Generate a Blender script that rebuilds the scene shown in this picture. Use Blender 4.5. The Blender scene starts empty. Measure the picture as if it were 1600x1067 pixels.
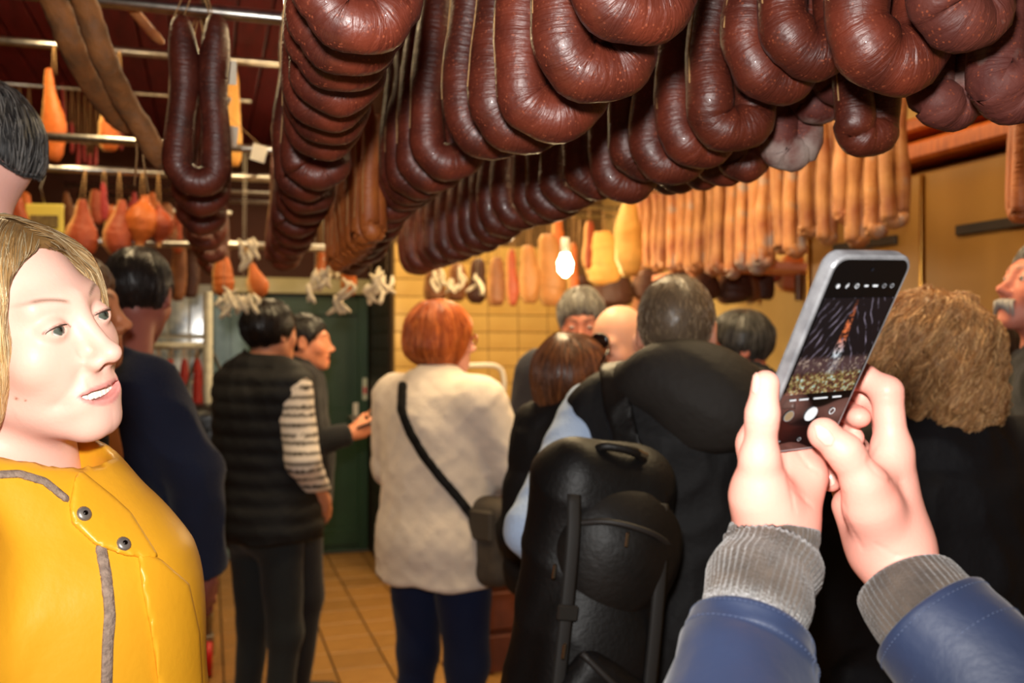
import bpy, math, random
import numpy as np
from mathutils import Matrix, Vector
random.seed(7); np.random.seed(7)
scene = bpy.context.scene
COL = scene.collection
CAMZ = 1.55; FPX = 1500.0
# ------------------------------------------------------------------ camera
cam_d = bpy.data.cameras.new('camera'); cam = bpy.data.objects.new('camera', cam_d); COL.objects.link(cam)
cam.location = (0, 0, CAMZ); cam.rotation_euler = (math.pi/2, 0, 0)
cam_d.sensor_width = 36.0; cam_d.lens = FPX/1600*36.0; cam_d.clip_start = 0.02; cam_d.clip_end = 50
cam_d.dof.use_dof = True; cam_d.dof.focus_distance = 0.95; cam_d.dof.aperture_fstop = 5.6
scene.camera = cam
# ------------------------------------------------------------------ world, exposure
w = bpy.data.worlds.new('dim_room_air'); scene.world = w; w.use_nodes = True
w.node_tree.nodes['Background'].inputs[0].default_value = (1.0, 0.72, 0.42, 1); w.node_tree.nodes['Background'].inputs[1].default_value = 0.10
vs = scene.view_settings; vs.view_transform = 'Standard'; vs.look = 'None'; vs.exposure = 0.0; vs.gamma = 1.0; vs.use_curve_mapping = False
# ------------------------------------------------------------------ lights
def area(name, loc, rot, size, power, color, size_y=None, shape='RECTANGLE', spread=180):
    l = bpy.data.lights.new(name, 'AREA'); l.shape = shape; l.size = size; l.size_y = size_y or size
    l.energy = power; l.color = color; l.spread = math.radians(spread)
    o = bpy.data.objects.new(name, l); COL.objects.link(o); o.location = loc; o.rotation_euler = rot
    return o
# the flash unit of the camera that took the picture
area('camera_flash', (-0.03, 0.0, CAMZ+0.13), (math.radians(90), 0, 0), 0.07, 17.5, (1.0, 0.97, 0.93), shape='DISK', spread=150)

# ------------------------------------------------------------------ helpers
DX, DY = -0.302, 0.953           # direction in which floor boards, ceiling boards and sausage rods run
RX, RY = 0.953, 0.302            # direction across
ROOMROT = math.radians(17.6)
def ST(s, t, z=0.0): return Vector((s*RX+t*DX, s*RY+t*DY, z))
def P(px, py, Y): return Vector(((px-800)/FPX*Y, Y, CAMZ-(py-533.5)/FPX*Y))
ORD = ['first','second','third','fourth','fifth','sixth','seventh','eighth','ninth','tenth','eleventh','twelfth','thirteenth','fourteenth','fifteenth','sixteenth','seventeenth','eighteenth','nineteenth','twentieth','twenty-first','twenty-second','twenty-third','twenty-fourth','twenty-fifth','twenty-sixth','twenty-seventh','twenty-eighth','twenty-ninth','thirtieth']

def link(o, parent=None):
    COL.objects.link(o)
    if parent is not None: o.parent = parent
    return o
def tag(o, label=None, cat=None, group=None, kind=None):
    if label: o['label'] = label
    if cat: o['category'] = cat
    if group: o['group'] = group
    if kind: o['kind'] = kind
    return o
def empty(name, loc=(0,0,0), rz=0.0):
    o = bpy.data.objects.new(name, None); COL.objects.link(o); o.location = loc; o.rotation_euler = (0,0,rz); o.empty_display_size = 0.05
    return o
def mesh_np(name, V, F, mat=None, smooth=True, col=None, uv=None):
    """V (n,3), F list/array of quads or tris (array) or list of lists."""
    me = bpy.data.meshes.new(name)
    if isinstance(F, np.ndarray):
        n, k = F.shape
        me.vertices.add(len(V)); me.vertices.foreach_set('co', np.asarray(V, np.float32).ravel())
        me.loops.add(n*k); me.loops.foreach_set('vertex_index', F.astype(np.int32).ravel())
        me.polygons.add(n); me.polygons.foreach_set('loop_start', np.arange(0, n*k, k, dtype=np.int32))
        me.update(calc_edges=True)
    else:
        me.from_pydata([tuple(v) for v in V], [], F); me.update()
    if smooth: me.polygons.foreach_set('use_smooth', np.ones(len(me.polygons), bool))
    if col is not None:
        a = me.color_attributes.new('Col', 'FLOAT_COLOR', 'POINT')
        c = np.ones((len(V), 4), np.float32); c[:, :3] = col; a.data.foreach_set('color', c.ravel())
    if uv is not None:
        l = me.uv_layers.new(name='UVMap'); li = np.empty(len(me.loops), np.int32); me.loops.foreach_get('vertex_index', li)
        l.data.foreach_set('uv', np.asarray(uv, np.float32)[li].ravel())
    if mat: me.materials.append(mat)
    return me
def mobj(name, me, parent=None, loc=None, rot=None):
    o = bpy.data.objects.new(name, me); link(o, parent)
    if loc is not None: o.location = loc
    if rot is not None: o.rotation_euler = rot
    return o

class MB:
    """collects simple shapes that make up one part"""
    def __init__(s): s.V = []; s.F = []
    def add(s, V, F):
        b = len(s.V); s.V += [tuple(v) for v in V]; s.F += [[i+b for i in f] for f in F]; return s
    def box(s, c, d, bev=0.0, M=None):
        x, y, z = d[0]/2, d[1]/2, d[2]/2; b = min(bev, x*.9, y*.9, z*.9)
        if b <= 0:
            V = [(sx*x, sy*y, sz*z) for sx in (-1,1) for sy in (-1,1) for sz in (-1,1)]
            F = [[0,1,3,2],[4,6,7,5],[0,4,5,1],[2,3,7,6],[0,2,6,4],[1,5,7,3]]
        else:
            V = []; F = []
            def q(*p): F.append([len(V)+i for i in range(len(p))]); V.extend(p)
            for sg in (-1, 1):
                for ax in range(3):
                    a, bb, cc = [(x,y,z)[(ax+i) % 3] for i in range(3)]
                    pts = [(sg*a, u*(bb-b), v*(cc-b)) for u, v in ((-1,-1),(1,-1),(1,1),(-1,1))]
                    if sg < 0: pts.reverse()
                    q(*[tuple(p[(i-ax) % 3] for i in range(3)) for p in pts])
            for ax in range(3):
                a, bb, cc = [(x,y,z)[(ax+i) % 3] for i in range(3)]
                for u in (-1,1):
                    for v in (-1,1):
                        pts = [(-(a-b), u*bb, v*(cc-b)), ((a-b), u*bb, v*(cc-b)), ((a-b), u*(bb-b), v*cc), (-(a-b), u*(bb-b), v*cc)]
                        if u*v > 0: pts.reverse()
                        q(*[tuple(p[(i-ax) % 3] for i in range(3)) for p in pts])
            for u in (-1,1):
                for v in (-1,1):
                    for k in (-1,1):
                        pts = [(u*x, v*(y-b), k*(z-b)), (u*(x-b), v*y, k*(z-b)), (u*(x-b), v*(y-b), k*z)]
                        if u*v*k < 0: pts.reverse()
                        q(*pts)
        if M is not None: V = [M @ Vector(p) for p in V]
        return s.add([(p[0]+c[0], p[1]+c[1], p[2]+c[2]) for p in V], F)
    def tube(s, pts, r, n=8, cap=True):
        V, F, _ = tube_geo(pts, r, n, cap); return s.add(V, F)
    def build(s, name, mat, parent=None, smooth=False, loc=None, rot=None):
        me = mesh_np(name, s.V, s.F, mat, smooth); return mobj(name, me, parent, loc, rot)

def tube_geo(pts, r, n=8, cap=True, flat=None, up=None, roll=0.0):
    """tube along pts; r number or list; flat: ratio of the second axis"""
    P_ = [Vector(p) for p in pts]; m = len(P_)
    if not hasattr(r, '__len__'): r = [r]*m
    T = []
    for i in range(m):
        a = P_[max(0,i-1)]; b = P_[min(m-1,i+1)]; d = (b-a); T.append(d.normalized() if d.length > 1e-9 else Vector((0,0,1)))
    u = Vector(up) if up is not None else (Vector((1,0,0)) if abs(T[0].x) < .9 else Vector((0,1,0)))
    N = (u - T[0]*u.dot(T[0])).normalized(); V = []; UV = []; L = 0.0
    for i in range(m):
        N = (N - T[i]*N.dot(T[i])).normalized(); B = T[i].cross(N)
        if i: L += (P_[i]-P_[i-1]).length
        for k in range(n):
            a = 2*math.pi*k/n+roll; f = flat if flat is not None else 1.0
            f = f[i] if hasattr(f, '__len__') else f
            V.append(P_[i] + N*math.cos(a)*r[i] + B*math.sin(a)*r[i]*f); UV.append((L*10, k/n))
    F = [[i*n+k, i*n+(k+1) % n, (i+1)*n+(k+1) % n, (i+1)*n+k] for i in range(m-1) for k in range(n)]
    if cap:
        F.append([k for k in range(n)][::-1]); F.append([(m-1)*n+k for k in range(n)])
    return V, F, UV
def spline(pts, n):
    """Catmull-Rom through pts, n samples"""
    Q = [Vector(p) for p in pts]; Q = [Q[0]*2-Q[1]] + Q + [Q[-1]*2-Q[-2]]; out = []; k = len(Q)-3
    for i in range(n):
        x = i/(n-1)*k; j = min(int(x), k-1); t = x-j; a, b, c, d = Q[j:j+4]
        out.append(0.5*((2*b)+(c-a)*t+(2*a-5*b+4*c-d)*t*t+(3*b-a-3*c+d)*t*t*t))
    return out
def interp(vals, n): return list(np.interp(np.linspace(0, len(vals)-1, n), np.arange(len(vals)), vals))

# ------------------------------------------------------------------ materials
def srgb(r, g, b):
    f = lambda c: (c/255/12.92) if c/255 <= 0.04045 else ((c/255+0.055)/1.055)**2.4
    return (f(r), f(g), f(b), 1.0)
_M = {}
def mat(name, c1, c2=None, scale=20.0, rough=0.6, bump=0.0, bscale=None, metal=0.0, spec=0.5, coat=0.0, attr=False, stretch=(1,1,1), coord='Object', detail=4, emit=None, estr=0, sheen=0, sss=0, ramp=(.35,.65), rand=0.0, rr=0.0, extra=None, distort=0.0):
    if name in _M: return _M[name]
    m = bpy.data.materials.new(name); m.use_nodes = True; nt = m.node_tree; N = nt.nodes; Lk = nt.links
    b = N['Principled BSDF']; b.inputs['Roughness'].default_value = rough; b.inputs['Metallic'].default_value = metal
    b.inputs['Specular IOR Level'].default_value = spec; b.inputs['Coat Weight'].default_value = coat; b.inputs['Base Color'].default_value = c1
    if sheen: b.inputs['Sheen Weight'].default_value = sheen
    if sss:
        b.inputs['Subsurface Weight'].default_value = sss; b.inputs['Subsurface Radius'].default_value = (1.0,.35,.2); b.inputs['Subsurface Scale'].default_value = 0.006
    if emit: b.inputs['Emission Color'].default_value = emit; b.inputs['Emission Strength'].default_value = estr
    tc = N.new('ShaderNodeTexCoord'); mp = N.new('ShaderNodeMapping'); mp.inputs['Scale'].default_value = stretch
    Lk.new(tc.outputs[coord], mp.inputs['Vector'])
    def noise(sc, det=detail):
        n = N.new('ShaderNodeTexNoise'); n.inputs['Scale'].default_value = sc; n.inputs['Detail'].default_value = det; n.inputs['Distortion'].default_value = distort
        Lk.new(mp.outputs[0], n.inputs['Vector']); return n
    base = None
    if attr:
        a = N.new('ShaderNodeAttribute'); a.attribute_name = 'Col'; base = a.outputs['Color']
    if c2 is not None:
        n = noise(scale); r = N.new('ShaderNodeValToRGB'); r.color_ramp.elements[0].position = ramp[0]; r.color_ramp.elements[1].position = ramp[1]
        r.color_ramp.elements[0].color = c1; r.color_ramp.elements[1].color = c2; Lk.new(n.outputs['Fac'], r.inputs[0])
        if base is None: base = r.outputs[0]
        else:
            mx = N.new('ShaderNodeMix'); mx.data_type = 'RGBA'; mx.blend_type = 'MULTIPLY'; mx.inputs[0].default_value = 1.0
            Lk.new(base, mx.inputs[6]); Lk.new(r.outputs[0], mx.inputs[7]); base = mx.outputs[2]
    if rand:
        oi = N.new('ShaderNodeObjectInfo'); mr = N.new('ShaderNodeMapRange'); mr.inputs[3].default_value = 1-rand; mr.inputs[4].default_value = 1+rand
        Lk.new(oi.outputs['Random'], mr.inputs[0]); hs = N.new('ShaderNodeHueSaturation'); Lk.new(mr.outputs[0], hs.inputs['Value'])
        if base is not None: Lk.new(base, hs.inputs['Color'])
        else: hs.inputs['Color'].default_value = c1
        base = hs.outputs[0]
    m['_b'] = 0
    if extra: base = extra(N, Lk, mp, base, b)
    if base is not None: Lk.new(base, b.inputs['Base Color'])
    if bump and not b.inputs['Normal'].is_linked:
        n = noise(bscale or scale, 5); bp = N.new('ShaderNodeBump'); bp.inputs['Strength'].default_value = bump; bp.inputs['Distance'].default_value = 0.01
        Lk.new(n.outputs['Fac'], bp.inputs['Height']); Lk.new(bp.outputs[0], b.inputs['Normal'])
    if rr:
        n = noise((bscale or scale)*.7, 3); mr = N.new('ShaderNodeMapRange'); mr.inputs[3].default_value = max(0.02, rough-rr); mr.inputs[4].default_value = rough+rr
        Lk.new(n.outputs['Fac'], mr.inputs[0]); Lk.new(mr.outputs[0], b.inputs['Roughness'])
    _M[name] = m; return m

# ------------------------------------------------------------------ signed-distance modelling kit
def smin(a, b, k):
    h = np.maximum(k-np.abs(a-b), 0)/k
    return np.minimum(a, b)-h*h*k*0.25
def smax(a, b, k): return -smin(-a, -b, k)
def sd_cone(p, a, b, ra, rb, sq=(1,1,1)):
    """round cone-like capsule with linear radius; sq squashes space (divides the coordinates)"""
    a = np.asarray(a, np.float32); b = np.asarray(b, np.float32)
    d = b-a; L2 = float(d@d)+1e-12
    if sq != (1,1,1):
        q = np.asarray(sq, np.float32); pa = (p-a); t = np.clip((pa@d)/L2, 0, 1); v = (pa-t[..., None]*d)/q
        return (np.sqrt(np.einsum('...i,...i->...', v, v)) - (ra+(rb-ra)*t))*min(sq)
    pa = p-a; t = np.clip((pa@d)/L2, 0, 1); v = pa-t[..., None]*d
    return np.sqrt(np.einsum('...i,...i->...', v, v))-(ra+(rb-ra)*t)
def sd_ell(p, c, r, R=None):
    q = p-np.asarray(c, np.float32)
    if R is not None: q = q@np.asarray(R, np.float32)
    r = np.asarray(r, np.float32); q = q/r; k0 = np.sqrt(np.einsum('...i,...i->...', q, q)); q = q/r; k1 = np.sqrt(np.einsum('...i,...i->...', q, q))+1e-9
    return k0*(k0-1)/k1
def sd_box(p, c, h, rad=0.0, R=None):
    q = p-np.asarray(c, np.float32)
    if R is not None: q = q@np.asarray(R, np.float32)
    q = np.abs(q)-(np.asarray(h, np.float32)-rad)
    return np.sqrt((np.maximum(q, 0)**2).sum(-1))+np.minimum(q.max(-1), 0)-rad
def sd_poly2(u, v, poly):
    """2-D signed distance to a polygon (u,v arrays)"""
    n = len(poly); d = np.full(u.shape, 1e9, np.float32); s = np.ones(u.shape, np.float32)
    for i in range(n):
        ax, ay = poly[i]; bx, by = poly[i-1]; ex, ey = bx-ax, by-ay; wx, wy = u-ax, v-ay
        t = np.clip((wx*ex+wy*ey)/(ex*ex+ey*ey+1e-9), 0, 1); dx, dy = wx-ex*t, wy-ey*t
        d = np.minimum(d, dx*dx+dy*dy)
        c1 = v >= ay; c2 = v < by; c3 = ex*wy > ey*wx
        s = np.where((c1 & c2 & c3) | (~c1 & ~c2 & ~c3), -s, s)
    return s*np.sqrt(d)
def wob(p, f, seed=0, n=5):
    """cheap smooth noise in -1..1 (sum of warped sines)"""
    g = np.random.RandomState(seed); o = 0
    for i in range(n):
        k = g.normal(size=3); k = k/np.linalg.norm(k)*f*(1+.5*g.rand()); k2 = g.normal(size=3); k2 = k2/np.linalg.norm(k2)*f*.6
        o = o+np.sin(p@k.astype(np.float32)+1.3*np.sin(p@k2.astype(np.float32)+g.rand()*6)+g.rand()*6)
    return o/n
def axis(lo, hi, step, fine=None, fstep=None):
    """coordinates from lo to hi, with a finer stretch"""
    if fine is None: return np.arange(lo, hi+step, step)
    a, b = fine; return np.unique(np.concatenate([np.arange(a, lo-step, -step)[::-1], np.arange(a, b+fstep, fstep), np.arange(b+fstep+step*.5, hi+step, step)]).round(6))
def nets(fn, xs, ys, zs):
    """surface nets on a rectilinear grid -> V, quads"""
    xs, ys, zs = [np.asarray(a, np.float32) for a in (xs, ys, zs)]
    B = 4; nb = [-(-len(a)//B) for a in (xs, ys, zs)]
    def blk(a, n): 
        c = np.array([(a[i*B]+a[min(len(a)-1, i*B+B)])/2 for i in range(n)], np.float32); h = np.array([(a[min(len(a)-1, i*B+B)]-a[i*B])/2 for i in range(n)], np.float32); return c, h
    (cx, hx), (cy, hy), (cz, hz) = blk(xs, nb[0]), blk(ys, nb[1]), blk(zs, nb[2])
    Fc = fn(np.stack(np.meshgrid(cx, cy, cz, indexing='ij'), -1)).astype(np.float32)
    hd = np.sqrt(hx[:, None, None]**2+hy[None, :, None]**2+hz[None, None, :]**2)
    mk = np.abs(Fc) < hd*2.0+.012
    up = lambda A: A.repeat(B, 0).repeat(B, 1).repeat(B, 2)[:len(xs), :len(ys), :len(zs)]
    F = np.ascontiguousarray(up(Fc)); mk = up(mk); I, J, K = np.nonzero(mk)
    F[I, J, K] = fn(np.stack([xs[I], ys[J], zs[K]], -1))
    F[0] = F[-1] = 1; F[:, 0] = F[:, -1] = 1; F[:, :, 0] = F[:, :, -1] = 1
    return nets_F(F, xs, ys, zs)
def nets_F(F, xs, ys, zs):
    neg = F < 0; nx, ny, nz = F.shape
    cnt = np.zeros((nx-1, ny-1, nz-1), np.int8)
    for a in (0,1):
        for b in (0,1):
            for c in (0,1): cnt += neg[a:nx-1+a, b:ny-1+b, c:nz-1+c]
    act = (cnt > 0) & (cnt < 8); I, J, K = np.nonzero(act); idx = np.full(act.shape, -1, np.int64); idx[act] = np.arange(len(I))
    pos = np.zeros((len(I), 3), np.float64); num = np.zeros(len(I))
    cs = [(a,b,c) for a in (0,1) for b in (0,1) for c in (0,1)]
    for a in cs:
        for ax in range(3):
            if a[ax]: continue
            b = list(a); b[ax] = 1
            fa = F[I+a[0], J+a[1], K+a[2]]; fb = F[I+b[0], J+b[1], K+b[2]]; cr = (fa < 0) != (fb < 0)
            t = np.where(cr, fa/(np.where(cr, fa-fb, 1)), 0)
            pa = np.stack([xs[I+a[0]], ys[J+a[1]], zs[K+a[2]]], 1); pb = np.stack([xs[I+b[0]], ys[J+b[1]], zs[K+b[2]]], 1)
            pos += np.where(cr[:, None], pa+(pb-pa)*t[:, None], 0); num += cr
    V = pos/num[:, None]; Q = []
    for ax in range(3):
        sl0 = [slice(None)]*3; sl1 = [slice(None)]*3; sl0[ax] = slice(0, -1); sl1[ax] = slice(1, None)
        n0 = neg[tuple(sl0)]; n1 = neg[tuple(sl1)]; ch = n0 != n1
        o1, o2 = [(1,2),(2,0),(0,1)][ax]
        i = np.stack(np.nonzero(ch), 1); i = i[(i[:, o1] > 0) & (i[:, o2] > 0) & (i[:, o1] < F.shape[o1]-1) & (i[:, o2] < F.shape[o2]-1)]
        def cell(d1, d2):
            j = i.copy(); j[:, o1] -= d1; j[:, o2] -= d2; return idx[j[:, 0], j[:, 1], j[:, 2]]
        q = np.stack([cell(1,1), cell(0,1), cell(0,0), cell(1,0)], 1); fl = ~n0[i[:, 0], i[:, 1], i[:, 2]]
        q[fl] = q[fl][:, ::-1]; Q.append(q)
    return V, np.concatenate(Q)
def sdf_obj(name, fn, bounds, step, mat_, parent=None, col=None, fine=None, post=None):
    """bounds ((x0,x1),(y0,y1),(z0,z1)); fine: (x-range,y-range,z-range, step)"""
    ax = [axis(b[0], b[1], step, fine[i] if fine else None, fine[3] if fine else None) for i, b in enumerate(bounds)]
    V, Q = nets(fn, *ax)
    if post is not None: V = post(V)
    c = col(V) if callable(col) else None
    return mobj(name, mesh_np(name, V, Q, mat_, True, c), parent)
def rotm(yaw=0, pitch=0, roll=0):
    """head/limb rotation (degrees): yaw about z (left +), pitch up +, roll about the forward axis"""
    return np.array(Matrix.Rotation(math.radians(yaw), 3, 'Z') @ Matrix.Rotation(math.radians(pitch), 3, 'X') @ Matrix.Rotation(math.radians(roll), 3, 'Y'))
def near(p, d, c, rad, fn, k):
    """smooth union of d with fn, worked out only within rad of c"""
    v = p-np.asarray(c, np.float32); m = np.einsum('...i,...i->...', v, v) < rad*rad
    if m.any(): d[m] = smin(d[m], fn(p[m]), k)
    return d
# ================================================================== the room
M_tile = mat('glazed_yellow_tile', srgb(214,178,104), srgb(196,158,88), 3.0, rough=.22, rand=.08, bump=.05, bscale=6)
M_grout = mat('grout', srgb(120,92,54), srgb(96,72,44), 30, rough=.9)
M_floor = mat('floor_tile', srgb(168,124,66), srgb(146,104,54), 9.0, rough=.35, rand=.12, bump=.25, bscale=40, stretch=(1,9,1))
M_joint = mat('floor_joint', srgb(58,42,26), rough=.9)
M_plaster = mat('warm_plaster', srgb(196,160,96), srgb(180,144,84), 2.0, rough=.8, bump=.1, bscale=60)
M_dark = mat('dark_panel', srgb(46,32,20), srgb(34,24,16), 6, rough=.6)
M_maroon = mat('maroon_board', srgb(122,36,42), srgb(98,26,34), 4, rough=.45, rand=.12, bump=.15, bscale=30, stretch=(8,1,1))
M_black = mat('black_gap', srgb(14,10,8), rough=.9)
M_steel = mat('brushed_steel', srgb(190,186,178), srgb(160,156,150), 40, rough=.3, metal=1.0, stretch=(1,1,.05))
M_chrome = mat('chrome', srgb(210,210,210), rough=.15, metal=1.0)
M_green = mat('green_door_paint', srgb(26,62,38), srgb(20,52,32), 3, rough=.4, bump=.06, bscale=50)
M_cream = mat('cream_paint', srgb(214,190,140), srgb(200,176,126), 3, rough=.5)
M_wood = mat('orange_wood', srgb(190,98,36), srgb(150,70,24), 12, rough=.45, stretch=(8,1,1), bump=.1)
M_ochre = mat('ochre_cupboard', srgb(156,112,48), srgb(140,98,42), 2, rough=.42, stretch=(1,1,.2))
M_white = mat('white_paint', srgb(230,226,216), rough=.5)
CEIL = 2.95; S0, S1, T0, T1 = -2.7, 2.6, -1.2, 7.15; TT = 6.14; SC = 1.144

fl = MB().box((0,0,-0.05), (S1-S0, T1-T0, 0.09)).build('floor', M_joint, None, loc=ST((S0+S1)/2, (T0+T1)/2), rot=(0,0,ROOMROT)); tag(fl, kind='structure')
g = 0.25
tme = mesh_np('tile', *(lambda b: (b.V, b.F))(MB().box((0,0,0), (g-.008, g-.008, .012), .002)), M_floor, False)
n_t = 0; rest = MB(); cs, ct = (S0+S1)/2, (T0+T1)/2
for i in range(int((S1-S0)/g)+1):
    for j in range(int((T1-T0)/g)+1):
        s, t = S0+.02+g*(i+.5), T0+g*(j+.5)
        if s+g/2 > S1 or t+g/2 > T1: continue
        w_ = ST(s, t); u = 800+FPX*w_.x/max(w_.y, .1)
        if 4.0 < w_.y and 300 < u < 1050 and n_t < 300:
            mobj('tile', tme, fl, (s-cs, t-ct, 0.0)); n_t += 1
        else: rest.box((s-cs, t-ct, 0), (g-.008, g-.008, .012))
tag(rest.build('far_tiles', M_floor, fl), kind='stuff')

ce = MB().box((0,0,0.04), (S1-S0, T1-T0, 0.06)).build('ceiling', M_black, None, loc=ST(cs, ct, CEIL), rot=(0,0,ROOMROT)); tag(ce, kind='structure')
bw = 0.14
bme = mesh_np('board', *(lambda b: (b.V, b.F))(MB().box((0,0,0), (bw-.008, T1-T0-.02, .02), .004)), M_maroon, False)
for i in range(int((S1-S0)/bw)): mobj('board', bme, ce, (-(S1-S0)/2+bw*(i+.5)+.02, 0, 0.0))

def wall(name, a, b, z0, z1, th, m, out=1):
    a = Vector(a); b = Vector(b); d = b-a; L = d.length; ang = math.atan2(d.y, d.x); c = (a+b)/2
    o = MB().box((0, out*th/2, (z0+z1)/2), (L, th, z1-z0)).build(name, m, None, loc=(c.x, c.y, 0), rot=(0,0,ang)); tag(o, kind='structure'); return o
M_dkplaster = mat('brown_wall', srgb(84,44,30), srgb(66,34,24), 2, rough=.8)
wl = wall('wall_left', ST(S0, T0), ST(S0, T1), 0, CEIL, .1, M_dkplaster)
wb = wall('wall_back', ST(S0, T1), ST(SC, T1), 0, CEIL, .1, M_dkplaster)
wt = wall('wall_tiled', ST(SC, TT), ST(S1, TT), 0, CEIL, .1, M_grout)
wr = wall('wall_return', ST(SC, TT+.1), ST(SC, T1+.1), 0, CEIL, .1, M_dark, out=-1)
wri = wall('wall_right', ST(S1, T0), ST(S1, TT+.1), 0, CEIL, .1, M_plaster, out=-1)
# glazed wall tiles, stack bond
tw, th_ = 0.21, 0.115; Lw = S1-SC
wme = mesh_np('tile', *(lambda b: (b.V, b.F))(MB().box((0,0,0), (tw-.005, .014, th_-.005), .003)), M_tile, False)
for i in range(int(Lw/tw)):
    for j in range(int(2.3/th_)):
        mobj('tile', wme, wt, (-Lw/2+tw*(i+.5)+.004, 0.0, th_*(j+.5)))
# tiles on the return wall, its shadow put into their dark colour
M_dtile = mat('brown_tile', srgb(50,34,22), srgb(40,28,18), 3, rough=.35, rand=.1)
dme = mesh_np('tile', *(lambda b: (b.V, b.F))(MB().box((0,0,0), (.2, .014, th_-.006), .003)), M_dtile, False)
for i in range(4):
    for j in range(20): mobj('tile', dme, wr, (-.5+.206*(i+.5)+.05, 0.0, th_*(j+.5)))

# green door in the back wall
def local_box(parent, name, m, c, d, bev=.004, smooth=False): return MB().box(c, d, bev).build(name, m, parent)
dr = empty('door_1', ST(.70, T1-.03), ROOMROT); dr.scale = (.67,1,1); tag(dr, kind='structure')
local_box(dr, 'door_leaf', M_green, (0,0,.95), (1.28,.05,1.88))
for x in (-.60, .60): local_box(dr, 'door_stile', M_green, (x*.97,-.035,.95), (.11,.03,1.86))
for z in (.12, 1.0, 1.80): local_box(dr, 'door_rail', M_green, (0,-.034,z), (1.06,.025,.12))
local_box(dr, 'lintel', mat('lintel_metal', srgb(196,186,140), srgb(176,166,120), 4, rough=.35), (-.05,-.05,1.95), (1.5,.09,.11))
local_box(dr, 'lock_plate', M_white, (.50,-.058,1.02), (.055,.014,.16)); 
hd = MB().tube([(.50,-.06,1.0),(.50,-.11,1.0),(.40,-.11,1.0)], .010, 8).build('door_handle', M_steel, dr, True)
local_box(dr, 'sticker', mat('sticker', srgb(196,206,190)), (.60,-.053,1.20), (.05,.006,.16)); local_box(dr, 'sticker_print', mat('sticker_print', srgb(196,70,90)), (.60,-.057,1.19), (.034,.004,.05))
# blue-grey strip curtain beside the door and a dark glazed panel with white tiles
wn = empty('window_1', ST(-.26, T1-.05), ROOMROT); wn.scale = (.6,1,1); tag(wn, kind='structure')
local_box(wn, 'frame', mat('frame_grey', srgb(150,150,146), rough=.5), (0,.01,1.45), (.95,.05,1.0))
M_glass = mat('dusk_glass', srgb(96,112,132), srgb(190,200,210), 9, rough=.12, spec=.8)
for i in range(4):
    for j in range(3): local_box(wn, 'pane', M_glass, (-.345+.23*i,-.02,1.12+.31*j), (.205,.02,.28))
st = empty('strip_curtain', ST(.16, T1-.09, 0), ROOMROT); tag(st, 'pale blue plastic strip curtain hanging beside the green door', 'curtain')
for i in range(4): local_box(st, 'strip', mat('blue_pvc', srgb(110,140,150), srgb(80,106,118), 5, rough=.3), (-.09+.06*i,.012*(i % 2),.95), (.07,.004,1.86))

# cupboard front along the right wall
cb = empty('tall_cupboard', ST(2.52, 2.35), math.radians(17.6+90)); cb.scale = (1,1,.945); tag(cb, 'tall ochre cupboard with orange wooden cornice along the right wall', 'cupboard')
# local x runs along D (into the room), local y points away from the room to the left
local_box(cb, 'body', M_ochre, (0,.06,1.13), (2.0,.24,2.26), .006)
for i, x in enumerate((-.66, 0.02, .66)):
    d_ = local_box(cb, 'cupboard_door', M_ochre, (x,.192,1.15), (.62,.022,2.18), .004)
    local_box(d_, 'door_edge', mat('brass_edge', srgb(206,160,80), rough=.25, metal=1.0), (x+.322,.197,1.15), (.012,.03,2.18), .002)
    local_box(d_, 'handle', M_dark, (x-.02,.209,2.02), (.36,.012,.035), .003)
local_box(cb, 'cornice', M_wood, (0,.09,2.32), (2.08,.32,.07), .012)
local_box(cb, 'cornice_trim', M_wood, (0,.10,2.42), (2.08,.28,.05), .01)
# cream door frame and panel further along the right wall
df = empty('door_2', ST(2.585, 4.15), math.radians(17.6+90)); tag(df, kind='structure')
local_box(df, 'door_leaf', mat('cream_door', srgb(206,178,112), srgb(192,164,100), 3, rough=.5), (0,.02,1.0), (1.05,.04,2.0))
for x in (-.58,.58): local_box(df, 'door_jamb', M_cream, (x,.03,1.03), (.1,.09,2.06))
local_box(df, 'door_head', M_cream, (0,.03,2.09), (1.26,.09,.09))
pp = MB().box((0,0,1.05), (.07,.07,2.1), .008).build('wooden_post', mat('pink_wood', srgb(214,150,110), srgb(196,132,94), 12, rough=.5, stretch=(1,1,.1)), None, loc=ST(2.3, 4.9), rot=(0,0,ROOMROT)); tag(pp, 'pinkish wooden post behind the dark-haired man in front of the right wall', 'post')
bx_ = empty('wall_shelf', ST(2.34, 3.86, 1.86), ROOMROT); tag(bx_, 'pink painted shelf board on the right wall above the phone', 'shelf')
local_box(bx_, 'board', mat('pink_board', srgb(226,150,120), rough=.5), (0,0,0), (.5,.9,.03)); local_box(bx_, 'bracket', M_steel, (.15,.2,-.07), (.03,.03,.12)); local_box(bx_, 'bracket', M_steel, (.15,-.2,-.07), (.03,.03,.12))

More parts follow.
